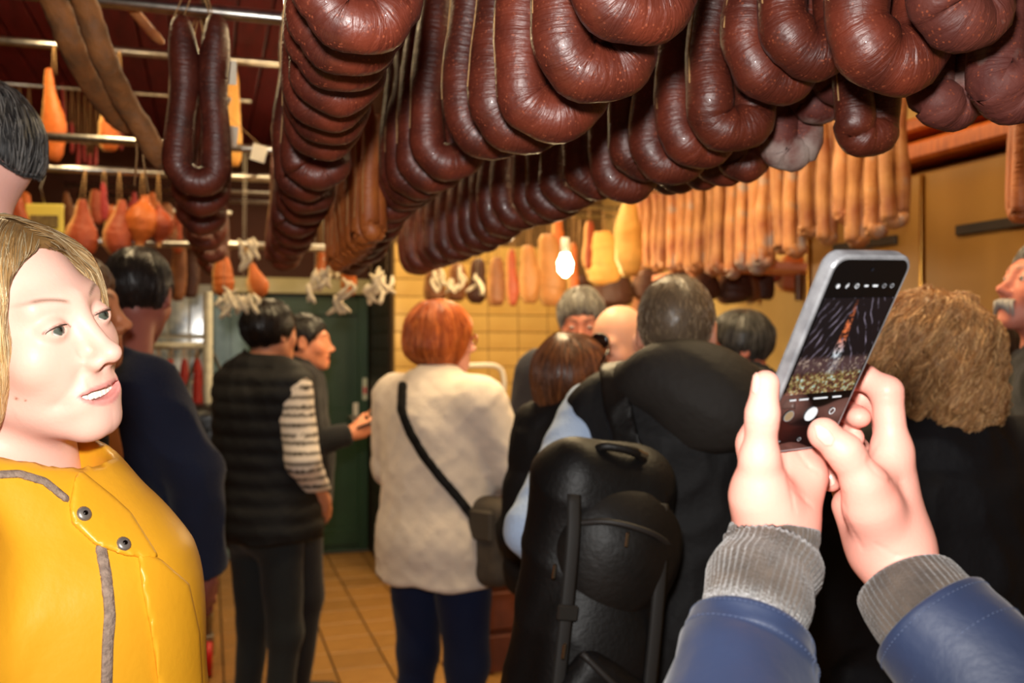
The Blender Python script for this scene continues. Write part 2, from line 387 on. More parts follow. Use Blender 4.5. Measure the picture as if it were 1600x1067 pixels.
# ------------------------------------------------------------------ lamps of the room
M_bulb = mat('bulb_glow', (1,.85,.6,1), emit=(1.0,.80,.5,1), estr=40)
def pendant(loc, power, label, r=.035):
    e = empty('pendant_lamp', loc); tag(e, label, 'lamp')
    V, F, _ = tube_geo([(0,0,.05),(0,0,.035),(0,0,.0),(0,0,-.04),(0,0,-.065)], [.014,.02,r,r*.9,.008], 12); mobj('bulb', mesh_np('bulb', V, F, M_bulb), e)
    MB().tube([(0,0,.04),(0,0,.11)], [.022,.018], 10).build('socket', M_white, e, True)
    MB().tube([(0,0,.11),(0,0,CEIL-loc[2])], .004, 6).build('cord', M_black, e, True)
    l = bpy.data.lights.new('bulb_light', 'POINT'); l.energy = power; l.color = (1.0,.72,.38); l.shadow_soft_size = .05
    o = bpy.data.objects.new('bulb_light', l); link(o, e); o.location = (0,0,-.13)
    return e
pendant(ST(.25,2.9,2.56), 7, 'bare bulb hanging between the stacked row and the tan sausages')
pendant(P(883,410,4.3), 15, 'small bare bulb glowing among the hams above the grey-haired man')
def ceiling_lamp(s, t, power, label, L=1.2, z=CEIL-.08, color=(1.0,.74,.40)):
    e = empty('ceiling_lamp', ST(s, t, z), ROOMROT); tag(e, label, 'lamp')
    MB().box((0,0,.03), (.16,L,.05), .008).build('housing', M_white, e)
    for x in (-.04,.04): MB().tube([(x,-L/2+.03,-.012),(x,L/2-.03,-.012)], .013, 10).build('tube', mat('tube_glow', (1,.85,.6,1), emit=(1.0,.80,.5,1), estr=8), e, True)
    l = bpy.data.lights.new('tube_light', 'AREA'); l.shape = 'RECTANGLE'; l.size = .14; l.size_y = L*.95; l.energy = power; l.color = color
    o = bpy.data.objects.new('tube_light', l); link(o, e); o.location = (0,0,-.04)
    return e
LAMPW = .34
ceiling_lamp(1.60, 4.9, 100*LAMPW, 'twin tube ceiling lamp in front of the yellow tiled wall')
ceiling_lamp(1.05, 3.2, 120*LAMPW, 'twin tube ceiling lamp above the middle of the crowd')
ceiling_lamp(-.55, 3.2, 60*LAMPW, 'twin tube ceiling lamp above the ham racks on the left')
ceiling_lamp(.55, 5.4, 60*LAMPW, 'twin tube ceiling lamp in front of the green door')
ceiling_lamp(1.45, 2.0, 70*LAMPW, 'twin tube ceiling lamp above the long pale sausages on the right')
# ================================================================== sausages
def saus_extra(dust=0.0):
    def f(N, Lk, mp, base, b):
        # pale fat specks, transverse wrinkles of the casing, optional white bloom
        vo = N.new('ShaderNodeTexVoronoi'); vo.inputs['Scale'].default_value = 210; Lk.new(mp.outputs[0], vo.inputs['Vector'])
        lt = N.new('ShaderNodeMapRange'); lt.inputs[1].default_value = .34; lt.inputs[2].default_value = .14; Lk.new(vo.outputs['Distance'], lt.inputs[0])
        n2 = N.new('ShaderNodeTexNoise'); n2.inputs['Scale'].default_value = 90; Lk.new(mp.outputs[0], n2.inputs['Vector'])
        th = N.new('ShaderNodeMapRange'); th.inputs[1].default_value = .46; th.inputs[2].default_value = .64; Lk.new(n2.outputs['Fac'], th.inputs[0])
        mu = N.new('ShaderNodeMath'); mu.operation = 'MULTIPLY'; Lk.new(lt.outputs[0], mu.inputs[0]); Lk.new(th.outputs[0], mu.inputs[1])
        mx = N.new('ShaderNodeMix'); mx.data_type = 'RGBA'; mx.inputs[7].default_value = srgb(140,70,46); Lk.new(mu.outputs[0], mx.inputs[0]); Lk.new(base, mx.inputs[6]); out = mx.outputs[2]
        if dust:
            n3 = N.new('ShaderNodeTexNoise'); n3.inputs['Scale'].default_value = 13; n3.inputs['Detail'].default_value = 6; Lk.new(mp.outputs[0], n3.inputs['Vector'])
            oi = N.new('ShaderNodeObjectInfo'); ad = N.new('ShaderNodeMath'); ad.operation = 'MULTIPLY_ADD'; ad.inputs[1].default_value = .12; Lk.new(oi.outputs['Random'], ad.inputs[0]); Lk.new(n3.outputs['Fac'], ad.inputs[2])
            t3 = N.new('ShaderNodeMapRange'); t3.inputs[1].default_value = .72-dust*.2; t3.inputs[2].default_value = .80-dust*.1; Lk.new(ad.outputs[0], t3.inputs[0])
            m3 = N.new('ShaderNodeMix'); m3.data_type = 'RGBA'; m3.inputs[7].default_value = srgb(160,142,134); Lk.new(t3.outputs[0], m3.inputs[0]); Lk.new(out, m3.inputs[6]); out = m3.outputs[2]
        uv = N.new('ShaderNodeTexCoord'); ms = N.new('ShaderNodeMapping'); ms.inputs['Scale'].default_value = (9, 2.0, 1); Lk.new(uv.outputs['UV'], ms.inputs['Vector'])
        nw = N.new('ShaderNodeTexNoise'); nw.inputs['Scale'].default_value = 2.2; nw.inputs['Detail'].default_value = 5; nw.inputs['Distortion'].default_value = .8; Lk.new(ms.outputs[0], nw.inputs['Vector'])
        nf = N.new('ShaderNodeTexNoise'); nf.inputs['Scale'].default_value = 120; Lk.new(mp.outputs[0], nf.inputs['Vector'])
        b1 = N.new('ShaderNodeBump'); b1.inputs['Strength'].default_value = .42; b1.inputs['Distance'].default_value = .006; Lk.new(nw.outputs['Fac'], b1.inputs['Height'])
        b2 = N.new('ShaderNodeBump'); b2.inputs['Strength'].default_value = .35; b2.inputs['Distance'].default_value = .002; Lk.new(nf.outputs['Fac'], b2.inputs['Height']); Lk.new(b1.outputs[0], b2.inputs['Normal'])
        Lk.new(b2.outputs[0], b.inputs['Normal'])
        return out
    return f
M_saus = mat('dark_casing', srgb(66,25,17), srgb(98,40,25), 16, rough=.44, rand=.16, spec=.6, coat=.06, extra=saus_extra())
M_dusty = mat('dusty_casing', srgb(78,36,32), srgb(106,56,48), 16, rough=.62, rand=.12, spec=.3, extra=saus_extra(.85))
M_dusty2 = mat('faintly_dusty_casing', srgb(78,36,30), srgb(104,52,42), 16, rough=.55, rand=.1, spec=.35, extra=saus_extra(.25))
M_pale = mat('pale_long_casing', srgb(150,84,46), srgb(196,138,84), 10, rough=.5, rand=.2, extra=saus_extra(.5))
M_tan = mat('tan_casing', srgb(168,92,38), srgb(140,70,30), 14, rough=.5, rand=.14, extra=saus_extra())
M_string = mat('twine', srgb(176,138,90), srgb(150,112,70), 200, rough=.9)
M_clip = mat('metal_clip', srgb(200,196,190), rough=.3, metal=1)

def ring_meshes(seed, L, wdt, rad, m, open_=1.0, segs=46, n=14, pinch=.012):
    """U-shaped sausage, hung from its two tied ends. origin on the rod, hanging down to z=-L"""
    g = random.Random(seed); hw = wdt/2-rad; top = -L*.20; bot = -L+rad
    j = lambda a: g.uniform(-a, a)
    lx = [ -pinch-.008, -pinch-.012, -hw*.72, -hw*.98, -hw]
    lz = [ top, top-.03, top-(top-bot)*.38, top-(top-bot)*.66, bot+hw*1.05]
    ctrl = [(lx[i]+j(.004), j(.006), lz[i]) for i in range(5)]
    for a in (-60,-30,0,30,60):
        ctrl.append((hw*math.sin(math.radians(a))*1.0, j(.003), bot+hw*(1-math.cos(math.radians(a)))))
    ctrl += [(-lx[4-i]+j(.004), j(.006), lz[4-i]+j(.008)) for i in range(5)]
    pts = spline(ctrl, segs)
    rr = [rad*(.30+.70*min(1, (min(i, segs-1-i)/5.0))**.6)*(1+.05*math.sin(i*.9+seed)+g.uniform(-.02,.02)+.06*math.exp(-((i-segs/2)/9.0)**2)) for i in range(segs)]
    V, F, UV = tube_geo(pts, rr, n, True, up=(0,1,0))
    body = mesh_np('casing', V, F, m, True, uv=UV)
    # string from both ends to the rod, one length running down the outside
    sb = MB(); a0 = pts[0]; a1 = pts[-1]
    sb.tube([(a0.x,a0.y,a0.z-.012),(a0.x*.5,0,a0.z+.03),(0,.0,.008)], .0013, 5); sb.tube([(a1.x,a1.y,a1.z-.012),(a1.x*.5,0,a1.z+.03),(0,0,.008)], .0016, 5)
    k = int(segs*.30); side = [(p.x-rr[i]*.98, p.y+j(.003), p.z) for i, p in list(enumerate(pts))[2:k:2]]
    sb.tube([(-.003,0,.008)]+side, .0012, 5)
    st = mesh_np('twine', sb.V, sb.F, M_string, True)
    cb_ = MB()
    for a in (a0, a1): cb_.tube([(a.x,a.y,a.z+.004),(a.x,a.y,a.z-.008)], .0075, 8)
    return body, st
_rc = {}
def ring(px, py, Y, wdt=.115, rad=.026, L=.44, m=None, label='', group='', rot=0.0, kind='ring_sausage', seedk=4, pinch=.012, top=None):
    m = m or M_saus; p = P(px, py, Y); top = RODZ if top is None else top; Lr = round((top-p.z)*25)/25
    key = (round(wdt,3), round(rad,3), Lr, m.name, random.randrange(seedk))
    if key not in _rc: _rc[key] = ring_meshes(sum(map(ord, str(key))) % 999, Lr, wdt, rad, m, pinch=pinch)
    body, st = _rc[key]
    o = mobj(kind, body, None, (p.x, p.y, top), (random.uniform(-.02,.02), random.uniform(-.02,.02), ROOMROT+rot+random.uniform(-.12,.12))); o.scale = (1, 1, (top-p.z)/Lr)
    tag(o, label, 'sausage', group); mobj('twine', st, o); return o
def rods(s, t0, t1, z, label, name='sausage_stick'):
    a = ST(s, t0, z); b = ST(s, t1, z); d = b-a
    o = MB().tube([(0,0,0), tuple(d)], .009, 8).build(name, mat('stick_wood', srgb(110,80,50), srgb(80,56,34), 30, rough=.7), None, True, loc=a); tag(o, label, 'stick', 'sticks carrying the sausages'); return o
RODZ = 2.275
def onrow(s, px):
    u = (px-800)/FPX; t = s*(RX-u*RY)/(u*DY-DX); return s*RY+t*DY
def row(lst, where, group, s=None, m=None, **kw):
    for i, r in enumerate(lst):
        px, py = r[:2]; k = dict(kw); Y = r[2] if s is None else onrow(s, px)
        if isinstance(r[-1], dict): k.update(r[-1])
        ring(px, py, Y, m=k.pop('m', m), label=f'{ORD[i]} ring sausage from the front in {where}', group=group, **k)
row([(308,306,1.88),(311,338,2.15),(316,368,2.5),(322,392,2.95),(328,412,3.4),(332,430,3.9)], 'the leftmost row by the paper tags', 'leftmost row of ring sausages', wdt=.125, rad=.028, pinch=.02)
rods(-.005, 1.7, 4.3, RODZ+.008, 'wooden stick carrying the leftmost row of ring sausages')
R2 = lambda t: .095+.048*t
def pxt(s_, t, py):
    w_ = ST(s_, t); return (800+FPX*w_.x/w_.y, py, w_.y)
row([pxt(R2(t), t, py)+((dict(wdt=.122, pinch=.03),) if t < 1.05 else ()) for t, py in zip((.92,1.02,1.11,1.2,1.3,1.4,1.5,1.7,1.85,2.0,2.2,2.4,2.65,2.9,3.2,3.5), (84,118,143,178,206,228,249,296,314,335,352,372,388,402,414,424))],
    'the stacked row above the vest wearer', 'second row of ring sausages from the left', wdt=.122, rad=.026, pinch=.02)
a_, b__ = ST(R2(.3), .3, RODZ+.008), ST(R2(4.0), 4.0, RODZ+.008)
o = MB().tube([(0,0,0), tuple(b__-a_)], .009, 8).build('sausage_stick', mat('stick_wood', srgb(110,80,50)), None, True, loc=a_); tag(o, 'wooden stick carrying the stacked row of ring sausages above the vest wearer', 'stick', 'sticks carrying the sausages')
row([(990,70,dict(wdt=.150,rad=.031,pinch=.03)),(930,157,dict(rad=.032,wdt=.148)),(862,220,dict(rad=.032,wdt=.146)),(808,242,dict(rad=.031)),(762,248,dict(rad=.029)),(700,282,dict(rad=.030)),(676,300,dict(rad=.029)),(658,312),(642,321),(628,330),(615,346),(603,362),(592,378),(582,392),(573,404),(565,414),(556,424),(548,430)],
    'the glossy row above the redhead', 'third row of ring sausages', s=.40, wdt=.138, rad=.028)
rods(.40, .3, 4.0, RODZ+.008, 'wooden stick carrying the glossy row of ring sausages above the redhead')
row([(1505,78,dict(rad=.030,wdt=.115,m=M_dusty2)),(1392,146,dict(wdt=.152,rad=.034)),(1265,124,dict(wdt=.142,rad=.031)),(1215,162,dict(wdt=.145,rad=.031)),(1150,236,dict(rad=.031,wdt=.145)),(1088,264,dict(rad=.030)),(1050,288,dict(rad=.030)),(1012,282),(970,318,dict(rad=.030)),(930,312),(894,330),(866,344),(842,352),(815,360),(792,372),(770,384),(752,394),(735,400),(715,410),(698,416),(680,420),(664,426),(650,430)],
    'the row above the backpack', 'fourth row of ring sausages', s=.70, wdt=.136, rad=.028)
rods(.70, .3, 4.4, RODZ+.008, 'wooden stick carrying the row of ring sausages above the backpack')
row([(1592,190,dict(rad=.032)),(1483,203,dict(wdt=.10)),(1425,130,dict(m=M_saus)),(1348,246,dict(wdt=.105,rad=.026,m=M_saus)),(1316,168,dict(wdt=.1)),(1274,192,dict(wdt=.09)),(1235,266,dict(wdt=.098)),(1164,284,dict(m=M_saus,wdt=.1)),(1130,290,dict(m=M_saus)),(1096,296,dict(m=M_saus)),(1068,300,dict(m=M_saus)),(1040,304,dict(m=M_saus))],
    'the right-hand row with white bloom', 'right-hand row of ring sausages', s=.86, m=M_dusty, wdt=.11, rad=.028)
rods(.86, .3, 3.0, RODZ+.008, 'wooden stick carrying the right-hand row of ring sausages with white bloom')

# long pale sausages folded into narrow loops, lit from the lamps behind
lst = []
for px, py in [(1395,358),(1372,372),(1340,388),(1322,352),(1290,384),(1262,372),(1240,404),(1218,398),(1200,418),(1184,430),(1166,424),(1150,436),(1132,428),(1116,432),(1100,424),(1086,430),(1070,424),(1056,428),(1042,422),(1030,426),(1018,418),(1008,420)]:
    lst.append((px, py, onrow(1.93, px)))
for i, (px, py, Y) in enumerate(lst):
    ring(px, py, Y, wdt=.078 if i % 3 else .09, rad=.0225, top=2.44, m=M_pale, label=f'{ORD[i]} long pale sausage from the right in the lamplit row', group='long pale sausage loops', kind='long_sausage', pinch=.012, rot=random.uniform(-.3,.3))
rods(1.93, 1.8, 4.9, 2.445, 'wooden stick carrying the long pale sausage loops')
lst = []
for i in range(12): lst.append((580-i*4.4, 378+i*4.2, onrow(.33, 580-i*4.4)))
for i, (px, py, Y) in enumerate(lst):
    ring(px, py, Y, wdt=.07, rad=.021, top=2.22, m=M_tan, label=f'{ORD[i]} tan long sausage from the front, left of the redhead', group='tan long sausages', kind='long_sausage', pinch=.01, rot=.7)
rods(.33, 1.6, 4.4, 2.23, 'wooden stick carrying the tan long sausages')
o = ring(1597, 350, 2.1, wdt=.075, rad=.02, top=2.42, m=M_tan, label='reddish long thin sausage hanging at the right edge before the cupboard', group='', kind='long_sausage', rot=1.2)
# paper tags beside two rows
M_paper = mat('paper_tag', srgb(240,230,205), rough=.8)
tgm = mesh_np('paper', *(lambda b: (b.V, b.F))(MB().box((0,0,-.045), (.045,.0016,.05), .0004)), M_paper, False)
tsm = mesh_np('tag_string', *(lambda b: (b.V, b.F))(MB().tube([(0,0,-.022),(0,0,.03)], .0012, 4)), M_string, True)
def ptag(px, py, Y, lab, grp, rz=0.3, ry=0.3, top=2.28, rs=-.005):
    p = P(px, py, Y); o = mobj('paper_tag', tgm, None, (p.x, p.y, p.z+.045), (0.1, ry, rz)); tag(o, lab, 'tag', grp); q = o.rotation_euler.to_matrix().inverted() @ (ST(rs, p.x*DX+p.y*DY, top)-o.location); MB().tube([(0,0,-.022), tuple(q)], .0012, 4).build('tag_string', M_string, o, True); return o
for i, (px, py, Y) in enumerate([(352,112,2.0),(352,165,2.15),(360,212,2.35),(410,240,2.9)]): ptag(px, py, Y, f'{ORD[i]} white paper tag from the top, beside the leftmost sausage row', 'paper tags by the leftmost row', random.uniform(-.3,.6), random.uniform(-.6,.6))
for i in range(7): ptag(594-i*11.5, 158+i*15.5, 2.0+i*.2, f'{ORD[i]} bright paper tag from the top, above the tan sausages', 'paper tags above the tan sausages', .2, random.uniform(-.4,.4), top=2.235, rs=.33)

# steel rails
def rail(a, b, r, label, n=10):
    a = Vector(a); d = Vector(b)-a
    o = MB().tube([(0,0,0), tuple(d)], r, n).build('steel_rail', M_steel, None, True, loc=a); tag(o, label, 'rail'); return o
rail(ST(-1.6, 2.14, 2.252), ST(2.1, 2.14, 2.252), .015, 'steel cross rail at the top, over the leftmost sausage row')
rail(ST(-1.6, 3.62, 2.252), ST(2.3, 3.62, 2.252), .015, 'rear steel cross rail hidden behind the sausage rows')
RT = 3.95
def railY(px):
    u = (px-800)/FPX; s = RT*(u*DY-DX)/(RX-u*RY); return s, s*RY+RT*DY
for z, lab in ((2.66,'upper steel rail of the ham rack on the left'),(2.20,'middle steel rail of the ham rack on the left'),(1.93,'lower steel rail of the ham rack on the left')):
    rail(ST(-1.7, RT, z), ST(.55, RT, z), .016, lab)

# ------------------------------------------------------------------ hams and bacon
def ham_mesh(seed, h, w_, d, shape, cmeat, crind, cdark):
    g = random.Random(seed); n = 26; m = 22
    if shape == 'leg': prof = [.22,.32,.38,.46,.56,.68,.82,.92,1.0,1.0,.96,.88,.72,.4]
    elif shape == 'slab': prof = [.40,.62,.74,.82,.88,.92,.95,.98,1.0,1.0,.98,.94,.84,.55]
    elif shape == 'bulb': prof = [.16,.22,.34,.6,.85,.98,1.0,.96,.86,.7,.5,.3,.2,.14]
    else: prof = [.3,.5,.6,.62,.64,.66,.7,.74,.78,.8,.78,.74,.62,.36]
    zs = np.linspace(0, -h, len(prof)); pr = interp(prof, n); zz = interp(list(zs), n)
    ph = g.uniform(0,6)
    lean = g.uniform(-.22,.22) if shape == 'leg' else 0; pts = [(w_*(.06*math.sin(z/h*3+ph)+lean*(1-p_)), d*.1*math.sin(z/h*2+ph), z) for z, p_ in zip(zz, pr)]; r = [p*w_/2*(1+g.uniform(-.04,.04)) for p in pr]
    V, F, UV = tube_geo(pts, r, m, True, flat=d/w_, up=(1,0,0)); V = np.array([tuple(v) for v in V]); sc_ = np.array([0,0,0]); V = V+V*np.array([1,1,0])*(.16*wob((V/w_).astype(np.float32)*np.array([1,1,.6], np.float32), 5, seed % 97)+.07*wob((V/w_).astype(np.float32), 14, seed % 89))[:,None]
    c = np.zeros((len(V),3)); cm = np.array(cmeat[:3]); cr = np.array(crind[:3]); cd = np.array(cdark[:3])
    for i in range(len(V)):
        k = i % m; a = 2*math.pi*k/m; z = -V[i,2]/h
        f = max(0, min(1, (-math.cos(a)-.55)*4)) if shape != 'bulb' else max(0, min(1, (z-.86)*8))
        e = max(0, min(1, (abs(z-.5)-.38)*6))*.6
        c[i] = (cm*(1-e)+cd*e)*(1-f)+cr*f
    return mesh_np('meat', V, F, M_ham, True, c, UV)
M_ham = mat('smoked_meat', (.9,.9,.9,1), (1.12,1.05,1.0,1), 14, rough=.5, attr=True, rand=.14, bump=.5, bscale=40, spec=.35)
def hamtwine(top, hgt): 
    b = MB(); b.tube([(-.008,0,.0-.02),(-.004,0,hgt*.6),(0,0,hgt)], .0022, 5); b.tube([(.010,0,-.02),(.006,0,hgt*.6),(.002,0,hgt)], .0022, 5); return mesh_np('twine', b.V, b.F, M_string, True)
MEAT = dict(orange=(srgb(186,98,42), srgb(226,186,120), srgb(120,52,22)), red=(srgb(150,66,36), srgb(220,170,110), srgb(110,40,22)), yellow=(srgb(222,164,82), srgb(236,196,120), srgb(160,96,44)),
            brown=(srgb(122,76,44), srgb(186,140,86), srgb(92,56,34)), dark=(srgb(74,44,32), srgb(104,70,50), srgb(46,28,22)), tan=(srgb(164,112,62), srgb(214,170,110), srgb(130,84,46)), pink=(srgb(160,52,50), srgb(190,90,80), srgb(90,26,28)))
def ham(px, pt, pb, wpx, Y, col, shape, label, group, tw=None, name='smoked_ham', rz=0.0, dr_=.55, tilt=0.0):
    h = (pb-pt)/FPX*Y; w_ = wpx/FPX*Y; p = P(px, pt, Y); cm, cr, cd = MEAT[col]
    me = ham_mesh(random.randrange(9999), h, w_, w_*dr_, shape, cm, cr, cd)
    o = mobj(name, me, None, p, (0, tilt, rz+random.uniform(-.2,.2))); tag(o, label, 'meat', group)
    if tw: mobj('twine', hamtwine(0, tw/FPX*Y), o)
    return o
yr = railY
def hl(px, zr, pb, pt, wpx, col, shape, label, **k):
    s, Y = railY(px); tw = (pt-(533.5-(zr-CAMZ)/Y*FPX)); return ham(px, pt, pb, wpx, Y-.02, col, shape, label, 'smoked meat on the left rack', tw, **k)
hl(84, 2.66, 252, 108, 42, 'orange','leg', 'long orange ham with pale rind hanging from the upper left rail')
hl(172, 2.66, 236, 138, 34, 'orange','slab', 'orange bacon piece half hidden behind the curved sausages')
hl(186, 2.66, 205, 112, 16, 'tan','strip', 'thin tan strip of meat behind the curved sausages')
hl(366, 2.66, 260, 108, 32, 'yellow','strip', 'long yellow bacon strip hanging behind the paper tags')
hl(352, 2.66, 190, 104, 22, 'tan','strip', 'short tan bacon strip left of the long yellow bacon strip')
hl(128, 2.20, 402, 312, 52, 'red','leg', 'reddish ham with grey rind left of the round ham', tilt=.1)
hl(186, 2.20, 398, 312, 44, 'red','leg', 'narrow red ham half behind the round orange ham')
hl(222, 2.20, 392, 304, 56, 'orange','bulb', 'round orange ham tied with white twine on the middle left rail', dr_=.9)
hl(247, 2.20, 386, 320, 44, 'red','bulb', 'dark orange round ham to the right of the tied round ham', dr_=.8)
hl(30, 2.20, 372, 300, 30, 'red','leg', 'red ham piece at the far left beside the yellow price tag')
hl(162, 2.20, 345, 285, 16, 'pink','strip', 'thin red strip of meat above the narrow red ham')
hl(350, 1.93, 462, 400, 36, 'orange','slab', 'orange ham piece below the leftmost sausage row')
hl(392, 1.93, 466, 412, 34, 'orange','leg', 'tilted orange ham with white twine beside the leftmost sausage row', tilt=-.35)
for i, (px, pt, pb) in enumerate([(100,165,225),(112,190,240),(122,215,262),(132,225,255),(140,238,270),(150,228,262),(16,160,215),(30,180,230),(45,190,240),(98,130,180),(190,180,235)]):
    Y_ = (lambda u: (lambda s_: s_*RY+4.85*DY)(4.85*(u*DY-DX)/(RX-u*RY)))((px-800)/FPX); ham(px, pt, pb, 8, Y_, 'pink', 'strip', f'{ORD[i]} thin red dried meat stick behind the left ham rack', 'thin red meat sticks', (2.72-P(px, pt, Y_).z)/Y_*FPX, name='dried_meat_stick', dr_=.9)
rail(ST(-2.3, 4.85, 2.72), ST(.2, 4.85, 2.72), .01, 'thin rear rail holding the red meat sticks on the left')
rail(ST(-2.0, 4.45, 2.12), ST(.1, 4.45, 2.12), .01, 'thin lower rear rail behind the round hams on the left')
for i, (px, pt_, pb) in enumerate([(8,318,372),(38,300,352),(58,322,368),(104,300,360),(150,296,350),(172,320,380),(206,300,352),(262,318,384),(278,330,396),(236,300,340)]):
    Y_ = (lambda u: (lambda s_: s_*RY+4.45*DY)(4.45*(u*DY-DX)/(RX-u*RY)))((px-800)/FPX)
    ham(px, pt_, pb, 20+(i*7) % 13, Y_, ('red','orange','pink','brown')[i % 4], ('leg','slab','strip')[i % 3], f'{ORD[i]} small cured piece on the thin rail behind the round hams', 'small cured pieces at the back left', (2.12-P(px, pt_, Y_).z)/Y_*FPX, name='cured_piece')
# two long curved smoked sausages and a pale one at the top left
M_smoked = mat('smoked_rough_casing', srgb(96,66,40), srgb(150,96,50), 22, rough=.7, bump=.6, bscale=45)
def curved(pp, r, label, m=M_smoked, flat=.8):
    pts = spline([P(*q) for q in pp], 30); rr = [r*(.5+.5*min(1,min(i,29-i)/3)) *(1+random.uniform(-.06,.06)) for i in range(30)]
    V, F, UV = tube_geo([p-pts[0] for p in pts], rr, 12, True, flat=flat); o = mobj('curved_sausage', mesh_np('curved_sausage', V, F, m, True, uv=UV), None, pts[0]); tag(o, label, 'sausage', 'curved smoked sausages'); return o
c1 = curved([(60,-40,1.75),(88,10,1.8),(112,70,1.85),(142,130,1.95),(178,178,2.05),(205,205,2.1)], .026, 'left of the two long curved rough brown smoked sausages')
c2 = curved([(118,-40,1.7),(138,20,1.75),(162,90,1.8),(196,160,1.9),(228,210,1.95),(252,262,2.0)], .024, 'right of the two long curved rough brown smoked sausages')
c3 = curved([(172,-30,2.0),(200,5,2.05),(228,40,2.1),(254,68,2.15)], .012, 'thin pale curved sausage at the top beside the leftmost row', m=M_pale)
for c, pp in ((c1,[(212,200,2.1),(214,240,2.12),(210,290,2.14)]),(c2,[(222,205,1.96),(224,250,1.98),(232,300,2.0)])):
    b = MB().tube([P(*q)-c.location for q in pp], .002, 5).build('twine', M_string, c, True)
# yellow price tag hanging at the left
ptY = railY(70)[1]-.02; pt = empty('price_tag', P(70,342,ptY), .1); pt.scale = (1.3,1.3,1.3); tag(pt, 'yellow framed price tag hanging on a wire at the far left', 'tag')
MB().box((0,0,0), (.105,.008,.085), .003).build('frame', mat('yellow_card', srgb(206,186,84), rough=.6), pt); MB().box((0,-.006,-.008), (.078,.003,.036), .001).build('print', mat('tag_print', srgb(120,100,60), srgb(90,70,40), 80, rough=.7), pt)
MB().tube([(0,0,.04),(-.012,0,.09),(-.002,0,.12),(-.012,0,(2.2-P(70,342,ptY).z)/1.3)], .002, 5).build('wire', M_steel, pt, True)

# hams in the middle distance, over the crowd
i = 0
mid = [(680,418,472,34,5.2,'brown','slab'),(712,412,470,34,5.3,'brown','slab'),(745,404,474,30,5.1,'dark','slab'),(776,402,478,30,4.9,'brown','slab'),(800,390,478,26,5.0,'red','strip'),(826,384,474,34,4.9,'tan','slab'),(858,366,478,46,4.8,'tan','slab'),(896,380,468,22,4.9,'orange','strip'),
       (943,362,446,58,4.6,'yellow','slab'),(984,315,432,44,4.4,'yellow','slab'),(960,420,480,66,5.0,'dark','slab'),(905,430,478,40,5.2,'dark','slab'),(1010,420,470,50,5.0,'dark','slab'),(1150,418,474,60,4.0,'dark','slab'),(1196,410,468,34,3.9,'dark','slab'),(1172,420,472,30,4.2,'brown','slab'),(1234,396,456,58,3.5,'orange','slab'),(1205,405,440,30,3.6,'red','slab'),
       (1060,425,470,50,4.6,'dark','slab'),(1105,425,470,48,4.4,'dark','slab'),(500,392,440,22,5.0,'orange','strip'),(545,395,462,26,5.0,'orange','slab'),(280,372,470,36,4.4,'brown','strip'),(300,380,465,26,4.6,'dark','slab'),(920,345,420,26,4.8,'red','strip'),(872,330,400,24,5.0,'orange','strip')]
where = ['above the redhead','beside the lamp','over the crowd','above the grey-haired man','near the tiled wall']
HR = ((4.6,2.24),(5.05,2.26),(3.75,2.20))
def railYt(px, t):
    u = (px-800)/FPX; s_ = t*(u*DY-DX)/(RX-u*RY); return s_*RY+t*DY
xs_ = sorted(m_[0] for m_ in mid)
for k, (px, ptop, pb, wpx, Y, c, sh) in enumerate(mid):
    nm = {'dark':'dark smoked','yellow':'pale yellow','brown':'brown','tan':'tan','red':'reddish','orange':'orange'}[c]
    t, z = min(HR, key=lambda r: abs(railYt(px, r[0])-Y)); Y = railYt(px, t)
    ham(px, ptop, pb, wpx, Y, c, sh, f'{nm} cured meat, {ORD[xs_.index(px)]} from the left among the hams over the crowd', 'cured meat hanging over the crowd', tw=(z-P(px, ptop, Y).z)/Y*FPX)
for (t, z), w0, s0, s1 in zip(HR, ('middle','rear','front'), (-.6,-.6,1.4), (2.3,2.3,2.3)): rail(ST(s0, t, z), ST(s1, t, z), .012, f'{w0} steel rail holding the hams over the crowd')
# white knotted twine bunches under the far rows
M_knot = mat('white_twine', srgb(226,214,190), srgb(196,180,150), 60, rough=.85)
def knot(px, py, Y, k, lab):
    t_, zt = (4.6, 2.24) if px > 640 else (3.62, 2.252); Y = railYt(px, t_)
    g = random.Random(int(px)); b = MB()
    for j in range(k):
        a = [g.uniform(-1,1)*.035 for _ in range(3)]; pts = spline([(a[0],a[1],a[2]+.03),(a[0]+g.uniform(-.03,.03),a[1],a[2]),(a[0]+g.uniform(-.04,.04),a[1]+g.uniform(-.02,.02),a[2]-.04)], 6)
        b.tube(pts, [.004,.007,.010,.008,.010,.006], 6)
    b.tube([(0,0,.03),(.002,0,zt-P(px, py, Y).z)], .0009, 4)
    o = b.build('twine_knot', M_knot, None, True, loc=P(px, py, Y)); tag(o, lab, 'twine', 'white twine knots', kind='stuff'); return o
for k, (px, py, Y) in enumerate([(505,430,4.0),(492,446,4.0),(532,462,4.1),(580,455,4.2),(604,436,4.2),(680,435,4.3),(712,436,4.3),(745,440,4.4),(384,396,3.6),(350,470,3.7),(380,475,3.8)]):
    knot(px, py, Y, 6, f'{ORD[k]} bunch of white twine knots below the far sausage rows')
# ================================================================== people kit
M_skin = mat('skin', (1,1,1,1), None, rough=.46, attr=True, sss=.10, bump=.05, bscale=260, spec=.35)
M_cloth = mat('woven_cloth', (.93,.93,.93,1), (1.05,1.05,1.05,1), 9, rough=.88, attr=True, bump=.25, bscale=160, sheen=.1, spec=.2)
M_soft = mat('soft_shell', (.9,.9,.9,1), (1.08,1.08,1.08,1), 7, rough=.68, attr=True, bump=.2, bscale=60, spec=.22)
M_hair = mat('hair', (1,1,1,1), None, rough=.38, attr=True, spec=.45)
M_leather = mat('shoe_leather', srgb(26,22,20), rough=.5)
def lin(c): return np.array(srgb(*c)[:3])
SKIN = lin((230,178,156))

